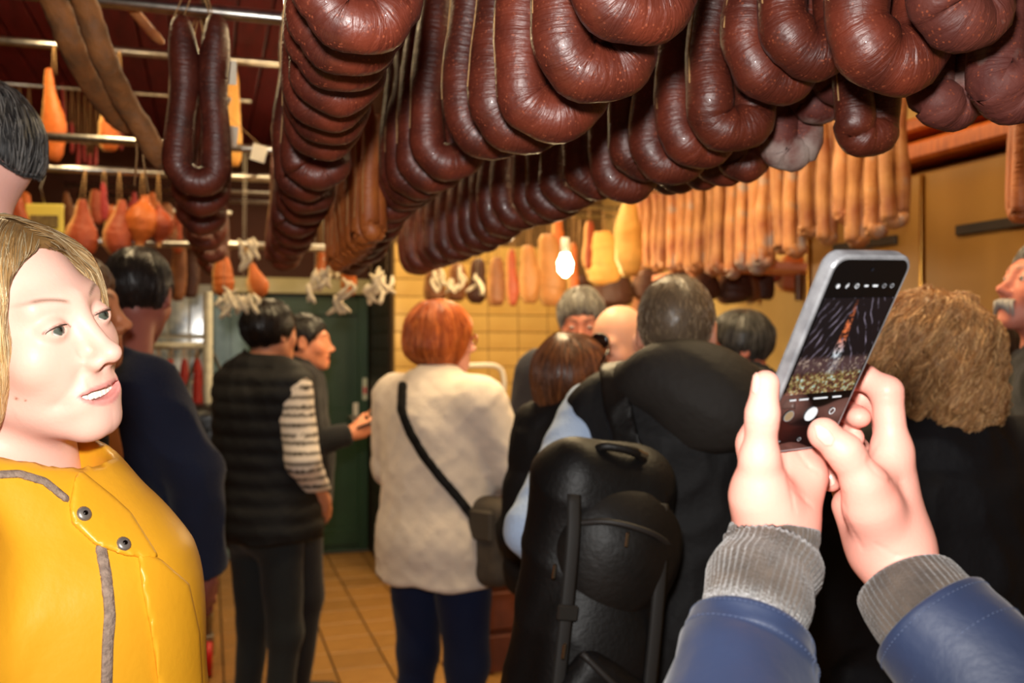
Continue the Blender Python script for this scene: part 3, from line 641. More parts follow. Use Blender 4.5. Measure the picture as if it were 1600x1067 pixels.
def head_f(q, mouth=0.0, ears=True, nose=1.0, lids=True, fem=0.0, jawk=1.0):
    m = q.copy(); m[..., 0] = np.abs(m[..., 0])
    d = sd_ell(q, (0,-.018,.028), (.074,.094,.088))
    d = smin(d, sd_ell(q, (0,.026,-.028), (.061-.003*fem,.062,.082)), .03)
    d = smin(d, sd_cone(m, (.050*jawk,-.004,-.045), (.016,.066,-.096), .018, .014), .028)
    d = smin(d, sd_ell(q, (0,.073,-.097), (.019,.015,.015)), .022)
    d = smin(d, sd_ell(m, (.042,.056,-.022), (.021,.018,.021)), .03)
    d = smin(d, sd_cone(m, (0,.079,.030), (.040,.066,.030), .010-.003*fem, .010-.003*fem), .022)
    d = smax(d, -sd_ell(m, (.032,.099,.008), (.019,.017,.0125)), .016)
    if lids:
        d = smin(d, sd_ell(m, (.032,.0735,.006), (.0158,.0138,.0138)), .005)
        d = smax(d, -sd_ell(m, (.032,.090,.005), (.0135,.010,.0046)), .002)
    n = sd_cone(q, (0,.081,.016), (0,.105*1.0,-.026), .0068, .0092)
    n = smin(n, sd_ell(q, (0,.1075,-.028), (.0098,.0105,.0095)), .008)
    n = smin(n, sd_ell(m, (.0122,.097,-.0345), (.0078,.0095,.0075)), .008)
    d = smin(d, n, .014)
    d = smax(d, -sd_ell(m, (.0065,.1055,-.0405), (.0040,.0058,.0040)), .004)
    d = smin(d, sd_ell(q, (0,.074,-.066), (.030,.018,.022)), .02)
    up = .0035*mouth*5
    zc = m[..., 0]**2*(5.5 if mouth else 0)            # corners of a smile rise
    ql = q.copy(); ql[..., 2] = q[..., 2]-zc; ml = ql.copy(); ml[..., 0] = np.abs(ml[..., 0])
    if mouth:
        d = smin(d, sd_cone(ml, (0,.0872,-.0600+mouth*.3), (.029,.073,-.0655), .0044, .0022), .005)
        d = smin(d, sd_cone(ml, (0,.0865,-.0752-mouth*.7), (.027,.074,-.0700), .0046, .0020), .005)
        d = smax(d, -sd_ell(ql, (0,.088,-.0668-mouth*.25), (.0285,.022,.0012+mouth)), .002)
    else:
        d = smin(d, sd_cone(ml, (0,.0885,-.0595), (.024,.078,-.0645), .0056, .0030), .006)
        d = smin(d, sd_cone(ml, (0,.0870,-.0750), (.021,.078,-.0690), .0068, .0032), .006)
        d = smax(d, -sd_ell(ql, (0,.090,-.0668), (.024,.020,.0014)), .002)
    if mouth:
        a_, b_ = np.array([.0185,-.036]), np.array([.0385,-.066]); ex = b_-a_; t = np.clip(((m[..., 0]-a_[0])*ex[0]+(m[..., 2]-a_[1])*ex[1])/(ex@ex), 0, 1); dd = np.hypot(m[..., 0]-a_[0]-ex[0]*t, m[..., 2]-a_[1]-ex[1]*t)
        d = d+np.where(q[..., 1] > .03, .0010*np.exp(-(dd/.0055)**2)-.0010*np.exp(-((dd-.012)/.008)**2)*(m[..., 0] > .02), 0)
    if ears:
        e = sd_ell(m, (.0775,-.012,-.002), (.0085,.019,.031)); e = smax(e, -sd_ell(m, (.0865,-.008,.0), (.0065,.011,.019)), .006)
        d = smin(d, e, .006)
    return d
def neck_f(q, r=1.0): return sd_cone(q, (0,-.022,-.05), (0,-.05,-.22), .050*r, .058*r)
def skin_col(q, base=SKIN, lips=None, brow=None, stub=None, blush=.25, smile=False):
    """colours of the skin itself in head coordinates"""
    n = len(q); c = np.tile(base, (n,1)).astype(float); x = np.abs(q[:,0]); y = q[:,1]; z = q[:,2]
    lips = base*np.array([.92,.55,.52]) if lips is None else lips
    bl = np.exp(-(((x-.045)/.028)**2+((z+.028)/.03)**2))*(y > .02)*blush
    bl += np.exp(-((x/.013)**2+((z+.03)/.014)**2))*(y > .09)*blush*.8
    c = c*(1-bl[:,None])+base*np.array([1.0,.66,.6])*bl[:,None]
    zl = z-x*x*(5.5 if smile else 2.5); hw = .0125*np.sqrt((1-(x/(.031 if smile else .027))**2).clip(0)); lk = np.clip((hw-np.abs(zl+.0685))/.0022, 0, 1)*(y > .066); lm = lk > .5
    c = c*(1-lk[:,None])+lips*lk[:,None]
    if stub is not None:
        k = np.clip((-.035-z)/.03, 0, 1)*np.clip((y+.02)/.05, 0, 1)*.45*(~lm); c = c*(1-k[:,None])+stub*k[:,None]
    if brow is not None:
        zb = .0285+.006*np.sin(np.clip((x-.012)/.04, 0, 1)*2.6); k = np.exp(-((z-zb)/.0038)**2)*np.clip((x-.010)/.006, 0, 1)*np.clip((.056-x)/.010, 0, 1)*(y > .04)*.85
        c = c*(1-k[:,None])+brow*k[:,None]
    return c
def hair_f(style, q, seed=0):
    x, y, z = q[..., 0], q[..., 1], q[..., 2]
    if style in ('short','buzz'):
        e = .004 if style == 'buzz' else .008
        d = sd_ell(q, (0,-.018,.030), (.075+e,.096+e,.089+e*1.1))
        d = smax(d, (y*.80-(z-.020)*.60)-.034, .012); d = smax(d, -z-.075-.2*(y+.06), .015)
        d = smax(d, -sd_ell(np.abs(q*np.array([1,0,0]))+q*np.array([0,1,1]), (.079,-.010,-.004), (.022,.024,.036)), .008)
        d = d+(.0010 if style == 'buzz' else .003)*wob(q, 260 if style == 'buzz' else 150, seed)
    elif style == 'crop':                                       # short but full, brushed
        d = sd_ell(q, (0,-.020,.034), (.089,.108,.100)); d = smax(d, (y*.80-(z-.015)*.60)-.040, .014); d = smax(d, -z-.085-.2*(y+.06), .02)
        d = d+.004*wob(q*np.array([1,.4,.4]), 170, seed)
    elif style == 'bob':
        d = sd_ell(q, (0,-.022,.022), (.103,.121,.112)); d = smin(d, sd_ell(q, (0,-.035,-.040), (.098,.090,.075)), .05)
        d = smax(d, -z-.100-.35*(y+.04), .02); d = smax(d, -sd_ell(q, (0,.120,-.060), (.085,.100,.125)), .02)
        d = d+.005*wob(q*np.array([1,.5,.35]), 120, seed)
    elif style == 'long':
        d = sd_ell(q, (0,-.022,.022), (.096,.116,.108)); d = smin(d, sd_cone(q, (0,-.050,-.03), (0,-.072,-.20), .085, .060, (1,.7,1)), .04)
        d = smax(d, -sd_ell(q, (0,.120,-.065), (.080,.095,.125)), .02); d = d+.005*wob(q*np.array([1,.5,.25]), 120, seed)
    elif style == 'curly':
        d = sd_ell(q, (0,-.028,.010), (.118,.128,.125)); d = smin(d, sd_ell(q, (.01,-.045,-.088), (.104,.092,.088)), .06)
        d = smax(d, -sd_ell(q, (0,.125,-.065), (.080,.095,.125)), .02); d = d+.014*wob(q, 70, seed)+.006*wob(q, 190, seed+1)
    else: d = sd_ell(q, (0,0,-9), (.01,.01,.01))
    return d
def strands(name, fn, roots, flow, steps, step, r, col, parent, jit=.15, lift=.0015, seed=1, mat_=None, wave=0.0, wfreq=0):
    """thin hair strands traced over the surface fn=0; roots (n,3), flow(p)->(n,3), col(p0,rand)->(n,3)"""
    g = np.random.RandomState(seed); p = roots.astype(np.float32).copy(); n = len(p); path = []; e = .002
    bias = g.normal(size=(n,3)).astype(np.float32)*jit; ph = g.rand(n)*6.28; lf = lift*(1+g.rand(n))
    for s in range(steps):
        f0 = fn(p); gr = np.stack([fn(p+np.eye(3, dtype=np.float32)[i]*e)-f0 for i in range(3)], -1); gr /= np.linalg.norm(gr, axis=-1, keepdims=True)+1e-6
        p = p-gr*(f0-lf)[:, None]*.9
        d = flow(p)+bias
        d = d-gr*(d*gr).sum(-1, keepdims=True); d /= np.linalg.norm(d, axis=-1, keepdims=True)+1e-6
        q = p
        if wave: sd = np.cross(d, gr); q = p+sd*(wave*np.sin(ph+s*wfreq))[:, None]+gr*(wave*.6*np.cos(ph+s*wfreq))[:, None]
        path.append((q.copy(), d.copy(), gr.copy())); p = p+d*step
    Vs = []; m = 3
    for s, (q, d, gr) in enumerate(path):
        sd = np.cross(d, gr); rr = r*(1-.75*s/(steps-1)) if s else r*.6
        for k in range(m):
            a = 2*math.pi*k/m; Vs.append(q+sd*math.cos(a)*rr+gr*math.sin(a)*rr)
    V = np.stack(Vs, 1).reshape(n*steps*m, 3)
    base = np.array([[s*m+k, s*m+(k+1) % m, (s+1)*m+(k+1) % m, (s+1)*m+k] for s in range(steps-1) for k in range(m)])
    F = (base[None]+np.arange(n)[:, None, None]*steps*m).reshape(-1, 4)
    c = np.repeat(col(roots, g.rand(n)), steps*m, axis=0)
    o = mobj(name, mesh_np(name, V, F, mat_ or M_hair, True, c), parent); tag(o, kind='stuff'); return o

class Person:
    def __init__(s, label, head, yaw, hyaw=0, hpitch=0, hroll=0, H=None, build=1.0, arms=None, hs=1.0, lean=(0,0), seed=0, group=None, stance=.0):
        """head: world position of the head's centre; yaw: body heading (0 faces away from the camera, -90 faces right)"""
        head = Vector(head); s.H = H or head.z/1.625*1.75; s.k = s.H/1.75; s.b = build; s.hs = hs; s.seed = seed
        off = Matrix.Rotation(math.radians(yaw), 3, 'Z') @ Vector((lean[0], .03+lean[1], 0))
        s.e = empty('person', (head.x-off.x, head.y-off.y, 0), math.radians(yaw)); tag(s.e, label, 'person', group)
        s.M = Matrix.Translation(s.e.location) @ Matrix.Rotation(math.radians(yaw), 4, 'Z'); s.Mi = s.M.inverted()
        s.hc = np.array([lean[0], .03+lean[1], head.z]); s.hR = rotm(hyaw, hpitch, hroll); k = s.k
        w_ = .178*build
        J = dict(sR=(w_,-.005,1.405*k), sL=(-w_,-.005,1.405*k), eR=(w_+.05,-.03,1.13*k), eL=(-w_-.05,-.03,1.13*k), wR=(w_+.055,.06,.89*k), wL=(-w_-.055,.06,.89*k),
                 hR=(.09*build,0,.92*k), hL=(-.09*build,0,.92*k), kR=(.10*build+stance,.02,.49*k), kL=(-.10*build-stance,.02,.49*k), aR=(.10*build+stance*1.5,-.02,.085*k), aL=(-.10*build-stance*1.5,-.02,.085*k))
        for a, v in (arms or {}).items():
            v = Vector(v)
            J[a[:2]] = tuple(s.Mi @ v) if a.endswith('w') else tuple(v)
        s.J = {a: np.array(v, np.float32) for a, v in J.items()}
    def hq(s, p): return ((p-s.hc.astype(np.float32))@s.hR.astype(np.float32))/s.hs
    def torso(s, p, e=0.0, hem=None, flare=0.0):
        k, b = s.k, s.b
        d = sd_ell(p, (0,-.005,1.28*k), (.168*b+e,.112*b+e,.21*k+e))
        d = smin(d, sd_cone(p, (-.145*b,-.012,1.402*k), (.145*b,-.012,1.402*k), .058+e*.8, .058+e*.8), .06)
        d = smin(d, sd_cone(p, (0,-.02,1.36*k), tuple(s.hc*np.array([.5,.5,0])+np.array([0,-.03,1.49*k])), .10+e*.5, .052+e*.3), .06)
        d = smin(d, sd_ell(p, (0,.012,1.08*k), (.150*b+e,.118*b+e,.2*k)), .06)
        d = smin(d, sd_ell(p, (0,-.008,.92*k), (.166*b+e,.125*b+e,.15*k)), .05)
        if hem is not None:
            d = smin(d, sd_cone(p, (0,0,1.12*k), (0,0,hem-.05), (.150*b+e), (.168*b+e+flare), (1,.74,1)), .05)
        return d
    def arm(s, p, side, e=0.0, upto=1.0):
        J = s.J; S, E, W = J['s'+side], J['e'+side], J['w'+side]; We = E+(W-E)*upto
        d = sd_cone(p, S, E, .056+e, .043+e); return smin(d, sd_cone(p, E, We, .042+e, .033+e*.9), .02)
    def leg(s, p, side, e=0.0):
        J = s.J; d = sd_cone(p, J['h'+side], J['k'+side], .088*s.b+e, .060+e); return smin(d, sd_cone(p, J['k'+side], J['a'+side], .057+e, .042+e), .03)
    def hand(s, p, side):
        J = s.J; E, W = J['e'+side], J['w'+side]; f = (W-E)/np.linalg.norm(W-E); up = np.array([0,1,0.2]) if abs(f[2]) > .7 else np.array([0,0,1]); 
        sg = 1 if side == 'R' else -1; side_v = np.cross(f, up); side_v /= np.linalg.norm(side_v); nrm = np.cross(side_v, f)   # nrm: towards the thumb
        R = np.stack([nrm, side_v, f], 1)
        c = W+f*.045; d = sd_ell(p, c, (.040,.018,.052), R)
        d = smin(d, sd_cone(p, W-f*.02, W+f*.02, .031, .030), .02)
        for i, (o, L) in enumerate(((.029,.075),(.010,.084),(-.010,.078),(-.028,.062))):
            a = W+f*.085+nrm*o; m_ = a+f*L*.5-side_v*sg*.008; t = a+f*L*.85-side_v*sg*.03
            d = smin(d, sd_cone(p, a, m_, .0100, .0090), .006); d = smin(d, sd_cone(p, m_, t, .0090, .0075), .004)
        a = W+f*.03+nrm*.03; m_ = W+f*.07+nrm*.058-side_v*sg*.012; t = W+f*.105+nrm*.06-side_v*sg*.02
        d = smin(d, sd_cone(p, a, m_, .015, .011), .012); return smin(d, sd_cone(p, m_, t, .011, .0085), .004)
    def bounds(s, pad=.14, z0=None, z1=None):
        A = np.stack(list(s.J.values())+[s.hc]); lo = A.min(0)-pad; hi = A.max(0)+pad
        lo[0] = min(lo[0], -.30); hi[0] = max(hi[0], .30); lo[1] = min(lo[1], -.24); hi[1] = max(hi[1], .24)
        return [(lo[0],hi[0]), (lo[1],hi[1]), (max(0, lo[2]) if z0 is None else z0, hi[2]+.05 if z1 is None else z1)]
    def body(s, fine=.006, coarse=.016, col=None, hands='RL', bald=False, **hk):
        def f(p):
            d = s.torso(p, -.012)
            d = near(p, d, s.hc, .30, lambda q: smin(head_f(s.hq(q), **hk)*s.hs, neck_f(s.hq(q))*s.hs, .03), .03)
            for sd in 'RL':
                d = smin(d, s.arm(p, sd, -.008), .02); lo = p[..., 2] < 1.1*s.k
                if lo.any(): d[lo] = smin(d[lo], s.leg(p[lo], sd, -.006), .02)
                if sd in hands: d = near(p, d, s.J['w'+sd], .24, lambda q: s.hand(q, sd), .012)
                a = s.J['a'+sd]; d = near(p, d, a, .25, lambda q: sd_cone(q, a+np.array([0,.0,-.045]), a+np.array([0,.13,-.06]), .034, .026), .02)
            return d
        h = s.hc; R_ = .135*s.hs; B = s.bounds(z0=0.0); c = col or (lambda q: skin_col(q))
        s.body_o = sdf_obj('body', f, B, coarse, M_skin, s.e, lambda V: c(s.hq(V.astype(np.float32))), ((h[0]-R_*.8,h[0]+R_*.8),(h[1]-R_,h[1]+R_*1.05),(h[2]-R_*1.25,h[2]+R_), fine))
        return s
    def eyes(s, iris=(90,110,110), up=0.0):
        for sx in (-1,1):
            V, F, _ = sphere_geo(.0122*s.hs, 20, 14); V = np.array(V); z = V[:,1]/(.0122*s.hs)
            dv = np.array([0,1,up]); dv = dv/np.linalg.norm(dv); z = (V/(.0122*s.hs))@dv
            c = np.where((z > .955)[:,None], lin((12,10,10)), np.where((z > .80)[:,None], lin(iris), lin((236,228,222))))
            o = mobj('eye', mesh_np('eye', V, F, M_eye, True, c), s.e); p = s.hR@(np.array([sx*.032,.0735,.005])*s.hs)+s.hc; o.location = p; o.rotation_euler = Matrix(s.hR).to_euler()
        return s
    def hair(s, style, col, var=.35, fine=.006, n=0, seed=0, r=.0016, flow=None, steps=9, step=.016, wave=0, wfreq=0, tip=None, fn=None, rootdark=None, lift=.0015, jit=.15):
        f0 = fn or (lambda q: hair_f(style, q, seed)); f = lambda p: f0(s.hq(p))*s.hs
        R_ = .19*s.hs; h = s.hc; B = [(h[i]-R_*(1.3 if i == 2 else 1), h[i]+R_) for i in range(3)]; cl = np.array(col)
        g = np.random.RandomState(seed)
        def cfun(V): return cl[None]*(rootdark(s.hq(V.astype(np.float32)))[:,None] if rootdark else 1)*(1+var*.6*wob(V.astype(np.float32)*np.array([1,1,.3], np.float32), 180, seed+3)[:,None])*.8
        o = sdf_obj('hair', f, B, fine, M_hair, s.e, cfun); s.hair_o = o
        if n:
            V = np.empty(len(o.data.vertices)*3, np.float32); o.data.vertices.foreach_get('co', V); V = V.reshape(-1,3)
            V = V[s.hq(V)[:,2] > -.12]; roots = V[g.randint(len(V), size=n)]
            crown = (s.hR@(np.array([0,-.05,.12])*s.hs)+s.hc).astype(np.float32)
            fl = flow or (lambda p: (p-crown)/(np.linalg.norm(p-crown, axis=-1, keepdims=True)+1e-6)*.7+np.array([0,0,-.8], np.float32))
            tc = np.array(tip) if tip is not None else cl*1.5
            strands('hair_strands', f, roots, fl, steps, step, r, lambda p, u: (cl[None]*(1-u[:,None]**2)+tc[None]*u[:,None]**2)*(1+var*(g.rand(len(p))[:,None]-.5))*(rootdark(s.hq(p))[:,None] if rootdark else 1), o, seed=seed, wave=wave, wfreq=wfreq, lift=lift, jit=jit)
        return s
    def jacket(s, e=.026, hem=.80, sleeve=.97, col=lin((20,20,22)), m=None, fold=.006, ffreq=26, name='jacket', flare=.0, step=.012, colf=None, quilt=None, arms='RL', collar=.05, ce=.0, seed=None, extra=None, smooth=.02, cuts=None, fine=None):
        sd0 = s.seed if seed is None else seed; k = s.k
        nk = s.hR@(np.array([0,-.035,-.11])*s.hs)+s.hc; nb = np.array([s.hc[0]*.5,-.02,1.44*k])
        def f(p):
            d = s.torso(p, e, hem, flare)
            for sd in arms: d = smin(d, s.arm(p, sd, e*.85, sleeve), .035)
            if fold: d = d+fold*wob(p*np.array([1,1,.75], np.float32), ffreq, sd0)+fold*1.5*(np.abs(wob(p*np.array([1,1,.8], np.float32), ffreq*1.6, sd0+5))**.6-.45)
            if quilt is not None: d = d+quilt(p)
            d = smax(d, hem-p[..., 2]+.006*np.sin(p[..., 0]*30), .012)
            for sd in arms:
                E, W = s.J['e'+sd], s.J['w'+sd]; ax = (W-E)/np.linalg.norm(W-E); c = E+(W-E)*sleeve
                near = np.sqrt(((p-c)**2).sum(-1)) < .13
                d = np.where(near, smax(d, (p-c)@ax-.0, .006), d)
            if collar:
                cc = sd_cone(p, nb-np.array([0,0,.03]), nb+(nk-nb)*collar/.05*.62, .078+ce, .070+ce, (1,1,1))
                axn = (nk-nb)/np.linalg.norm(nk-nb); top = nb+(nk-nb)*collar/.05*.62
                cc = smax(cc, (p-top)@axn.astype(np.float32), .01); cc = smax(cc, -sd_cone(p, nb+(nk-nb)*.25, nk+(nk-nb)*.3, .056+ce*.8, .062+ce), .008)
                d = smin(d, cc, .02)
            d = smax(d, -sd_cone(p, nb+(nk-nb)*.35, nk+(nk-nb), .054, .085), .012)
            if extra is not None: d = extra(p, d)
            return d
        s.jf = f
        B = s.bounds(z0=max(0.02, hem-.05), z1=s.hc[2]+.06)
        cf = colf or (lambda V: np.tile(col, (len(V),1))*(1+.08*wob(V.astype(np.float32), 14, 3)[:,None]))
        o = sdf_obj(name, f, B, step, m or M_cloth, s.e, cf, fine); s.jacket_o = o; return s
    def trousers(s, col=lin((30,34,48)), e=.012, m=None, fold=.004, step=.014, low=.09, top=1.0, name='trousers', crease=None):
        k = s.k
        def f(p):
            d = smin(s.leg(p, 'R', e), s.leg(p, 'L', e), .025); d = smin(d, sd_ell(p, (0,-.008,.92*k), (.166*s.b+e,.125*s.b+e,.15*k)), .03)
            d = smin(d, sd_ell(p, (.07*s.b,-.06,.87*k), (.085,.07,.09)), .03); d = smin(d, sd_ell(p, (-.07*s.b,-.06,.87*k), (.085,.07,.09)), .03)
            d = d+fold*wob(p*np.array([1,1,1.3], np.float32), 24, s.seed+2)
            d = smax(d, low-p[..., 2], .01); return smax(d, p[..., 2]-top*k*1.0, .01)
        B = s.bounds(z0=0.03, z1=1.04*k); B = [(-.34,.34),(-.24,.24),B[2]]
        sdf_obj(name, f, B, step, m or M_cloth, s.e, lambda V: np.tile(col, (len(V),1))*(1+.10*wob(V.astype(np.float32), 11, 3)[:,None])); return s
    def shoes(s, m=None):
        for sd in 'RL':
            a = s.J['a'+sd].copy(); sg = 1
            def f(p):
                d = sd_cone(p, a+np.array([0,-.03,-.045]), a+np.array([0,.16,-.055]), .046, .036, (1,1,.8)); d = smin(d, sd_cone(p, a+np.array([0,-.01,-.03]), a+np.array([0,0,.04]), .050, .050), .03)
                return smax(d, .004-p[..., 2], .006)
            sdf_obj('shoe', f, [(a[0]-.09,a[0]+.09),(a[1]-.12,a[1]+.24),(0,.2)], .011, m or M_leather, s.e)
        return s
def sphere_geo(r, n=16, m=10):
    V = [(0,0,r)]; F = []
    for i in range(1, m):
        a = math.pi*i/m
        for k in range(n): V.append((r*math.sin(a)*math.cos(2*math.pi*k/n), r*math.sin(a)*math.sin(2*math.pi*k/n), r*math.cos(a)))
    V.append((0,0,-r)); b = len(V)-1
    for k in range(n): F.append([0, 1+k, 1+(k+1) % n]); F.append([b, b-n+(k+1) % n, b-n+k])
    for i in range(m-2):
        for k in range(n): F.append([1+i*n+k, 1+(i+1)*n+k, 1+(i+1)*n+(k+1) % n, 1+i*n+(k+1) % n])
    return V, F, None
M_eye = mat('eyeball', (1,1,1,1), None, rough=.08, attr=True, spec=.6)
def pxy(p, M):
    """local points -> image columns/rows of the reference photograph (used to outline pieces that lie on a garment)"""
    A = np.array(M)[:3,:3].astype(np.float32); b = np.array(M.translation, np.float32); w_ = p@A.T+b
    return 800+FPX*w_[..., 0]/w_[..., 1], 533.5-FPX*(w_[..., 2]-CAMZ)/w_[..., 1], w_[..., 1]
def patch(person, name, fn, poly, thick, m, bounds, step, col=None, line=None, parent=None, round_=.002, under=.006, ymax=None, ymin=None):
    """a piece of cloth lying on the garment fn: its outline poly (or a band along line=[(px,py),...],width px) as seen from the front"""
    def f(p):
        u, v, Y = pxy(p, person.M)
        if line is not None:
            L, wd = line; d2 = np.full(u.shape, 1e9, np.float32)
            for a, b in zip(L[:-1], L[1:]):
                ex, ey = b[0]-a[0], b[1]-a[1]; t = np.clip(((u-a[0])*ex+(v-a[1])*ey)/(ex*ex+ey*ey), 0, 1); d2 = np.minimum(d2, np.hypot(u-a[0]-ex*t, v-a[1]-ey*t))
            d2 = d2-wd/2
        else: d2 = sd_poly2(u, v, poly)
        g = fn(p); d = smax(d2*Y/FPX, g-thick, round_); d = np.maximum(d, -g-under)
        if ymax is not None: d = np.maximum(d, Y-ymax)
        if ymin is not None: d = np.maximum(d, ymin-Y)
        return d
    return sdf_obj(name, f, bounds, step, m, parent or person.e, (lambda V: np.tile(col, (len(V),1))) if col is not None else None)
# ================================================================== the crowd
NAVY = lin((30,38,62)); BLACK = lin((20,20,22))
def puff(freq, amp): return lambda p: -amp*np.abs(np.sin(p[..., 2]*freq))**.6+amp*.5

# vest wearer with striped sleeves
p5 = Person('person with dark hair in a black quilted vest over a striped white top', P(424,522,3.6), -42, hyaw=8, H=1.72, build=1.02, seed=5,
    arms=dict(eR=(.268,-.02,1.13), wR=(.170,.135,.965), eL=(-.25,.0,1.12), wL=(-.22,.14,.93)))
p5.body(col=lambda q: skin_col(q, lin((206,140,108)))).hair('crop', lin((26,18,15)), seed=5, n=500)
stripe = lambda V: np.where((np.sin(V[:,2]*2*math.pi/.032) > .55)[:,None], lin((52,44,32)), lin((226,214,204)))
p5.jacket(e=.018, hem=1.0, sleeve=1.0, name='striped_top', colf=stripe, fold=.004, seed=51)
p5.jacket(e=.050, hem=.83, arms='', name='quilted_vest', col=lin((24,24,26)), m=M_soft, quilt=puff(52, .012), flare=.045, fold=.004, collar=.055, ce=.012, seed=52)
p5.trousers(lin((42,46,48)), e=.004, fold=.003).shoes(mat('white_shoe', srgb(214,196,176), rough=.6))

# person in profile behind the vest wearer
p6 = Person('dark-haired person in profile looking right, holding a small phone behind the vest wearer', P(480,536,4.1), -75, hyaw=-10, H=1.72, build=.9, seed=6,
    arms=dict(eR=(.20,.02,1.12), wR=(.17,.20,1.17), eL=(-.22,0,1.12)))
p6.body(col=lambda q: skin_col(q, lin((214,140,104)), brow=lin((30,20,16)))).hair('short', lin((22,16,14)), seed=6, n=300)
p6.jacket(e=.02, hem=.85, col=lin((30,30,32)), seed=61).trousers(lin((28,28,34))).shoes()
ph = empty('small_phone', p6.M @ Vector((.165,.285,1.215)), math.radians(-75)); ph.rotation_euler = (math.radians(20),0,math.radians(-75)); tag(ph, 'small black phone held by the person behind the vest wearer', 'phone')
MB().box((0,0,0), (.07,.14,.009), .003).build('case', mat('phone_black', srgb(14,14,16), rough=.3), ph); MB().box((0,0,.0055), (.062,.13,.002), .0005).build('screen', mat('phone_glass', srgb(24,26,30), rough=.1), ph)

# redhead
p7 = Person('red-haired person with red glasses in a cream quilted jacket, seen from behind', P(694,530,3.3), -38, hyaw=-30, hpitch=-3, H=1.68, build=1.12, seed=7,
    arms=dict(eR=(.262,.07,1.13), wR=(.15,.28,1.02), eL=(-.26,.04,1.10), wL=(-.15,.24,1.0)))
p7.body(col=lambda q: skin_col(q, lin((232,170,150)), brow=lin((150,80,50)))).eyes()
fl7 = None
p7.hair('bob', lin((150,66,22)), seed=7, n=1800, tip=lin((226,130,60)), r=.0018, var=.5)
dia = lambda p: .0024*(np.minimum(np.abs(np.sin((p[..., 0]*.7+p[..., 1]*.7+p[..., 2])*48)), np.abs(np.sin((p[..., 0]*.7+p[..., 1]*.7-p[..., 2])*48)))**.5-.5)*-1
p7.jacket(e=.034, hem=.745, sleeve=.98, col=lin((226,212,198)), name='quilted_jacket', flare=.03, fold=.004, quilt=dia, step=.009, collar=.062, ce=.014, seed=71)
p7.trousers(lin((22,32,62)), e=.014).shoes()
patch(p7, 'bag_strap', p7.jf, None, .007, M_soft, [(-.40,.40),(-.30,.34),(.7,1.5)], .008, col=lin((16,15,15)), line=([(629,602),(627,640),(640,675),(662,712),(690,748),(716,778),(738,806),(752,826)], 15), ymax=3.42)
gl = MB(); 
for sx in (-1,1):
    ring_ = [(sx*.034+.024*math.cos(a)*1.0, .098, .004+.017*math.sin(a)) for a in np.linspace(0, 2*math.pi, 17)]; gl.tube(ring_, .0028, 6, False); gl.tube([(sx*.058,.096,.008),(sx*.082,.02,.010),(sx*.082,-.02,.004)], .0030, 6)
gl.tube([(-.012,.102,.008),(.012,.102,.008)], .0025, 6)
g_ = gl.build('glasses', mat('red_plastic', srgb(150,24,24), rough=.3), p7.e, True); g_.matrix_local = Matrix.Translation(p7.hc) @ Matrix(p7.hR).to_4x4()
bag = empty('shoulder_bag', P(752,842,3.15), math.radians(-40)); tag(bag, 'grey-green shoulder bag hanging at the redhead\'s right hip', 'bag')
def bagf(p): 
    d = sd_box(p, (0,0,0), (.13,.055,.145), .045); d = d+.006*wob(p, 24, 3); return d
sdf_obj('pouch', bagf, [(-.17,.17),(-.09,.09),(-.18,.18)], .009, mat('olive_canvas', srgb(76,66,54), srgb(60,52,44), 20, rough=.8, bump=.2, bscale=120), bag)
MB().box((0,-.06,.06), (.2,.02,.10), .008).build('flap', mat('olive_flap', srgb(64,56,46), rough=.75), bag); MB().box((-.05,-.075,.10), (.03,.012,.02), .004).build('buckle', M_steel, bag)
MB().tube([(-.12,0,.13),(-.13,-.02,.2),(-.17,-.05,.27)], .008, 6).build('strap_end', M_leather, bag, True)

# woman with sunglasses on her head
p8 = Person('brown-haired person with sunglasses pushed up on the head, in a black jacket', P(898,592,2.6), -20, hyaw=-14, hpitch=8, H=1.62, build=.80, seed=8, lean=(-.07,0))
p8.body(col=lambda q: skin_col(q, lin((214,150,126)))).hair('long', lin((84,48,28)), seed=8, n=1600, tip=lin((150,92,52)), var=.5)
p8.jacket(e=.036, hem=.86, col=lin((24,22,22)), m=M_soft, quilt=puff(26, .012), seed=81, collar=.05, ce=.02).trousers(BLACK).shoes()
sg_ = MB()
for sx in (-1,1):
    V, F, _ = sphere_geo(.031, 14, 8); sg_.add([(v[0]+sx*.036, v[1]*.28+.088, v[2]*.72+.092) for v in V], F); sg_.tube([(sx*.066,.085,.092),(sx*.097,.02,.075),(sx*.097,-.03,.045)], .0035, 6)
sg_.tube([(-.012,.098,.10),(.012,.098,.10)], .0035, 6)
sgl = sg_.build('sunglasses', mat('dark_lens', srgb(30,18,16), rough=.12), p8.e, True); sgl.matrix_local = Matrix.Translation(p8.hc) @ Matrix(p8.hR).to_4x4()

# bald man
p9 = Person('bald man with glasses bending his head between the crowd', P(966,538,3.0), -30, hyaw=10, hpitch=-24, H=1.68, build=1.05, seed=9)
p9.hR = rotm(160, -22, 0); p9.body(col=lambda q: skin_col(q, lin((236,176,146)))).eyes()
p9.jacket(e=.026, hem=.85, col=lin((40,38,40)), seed=91).trousers().shoes()
# grey-haired man
p10 = Person('grey-haired man facing the camera, his face half hidden by the bald head', P(908,505,3.55), 165, hyaw=10, hpitch=-15, H=1.79, build=1.05, seed=10)
p10.body(col=lambda q: skin_col(q, lin((214,140,114)), brow=lin((60,54,50)))).eyes((40,36,34), up=-.5).hair('crop', lin((96,90,82)), seed=10, n=700, tip=lin((190,184,170)))
p10.jacket(e=.026, hem=.85, col=lin((44,44,52)), seed=101).trousers().shoes()
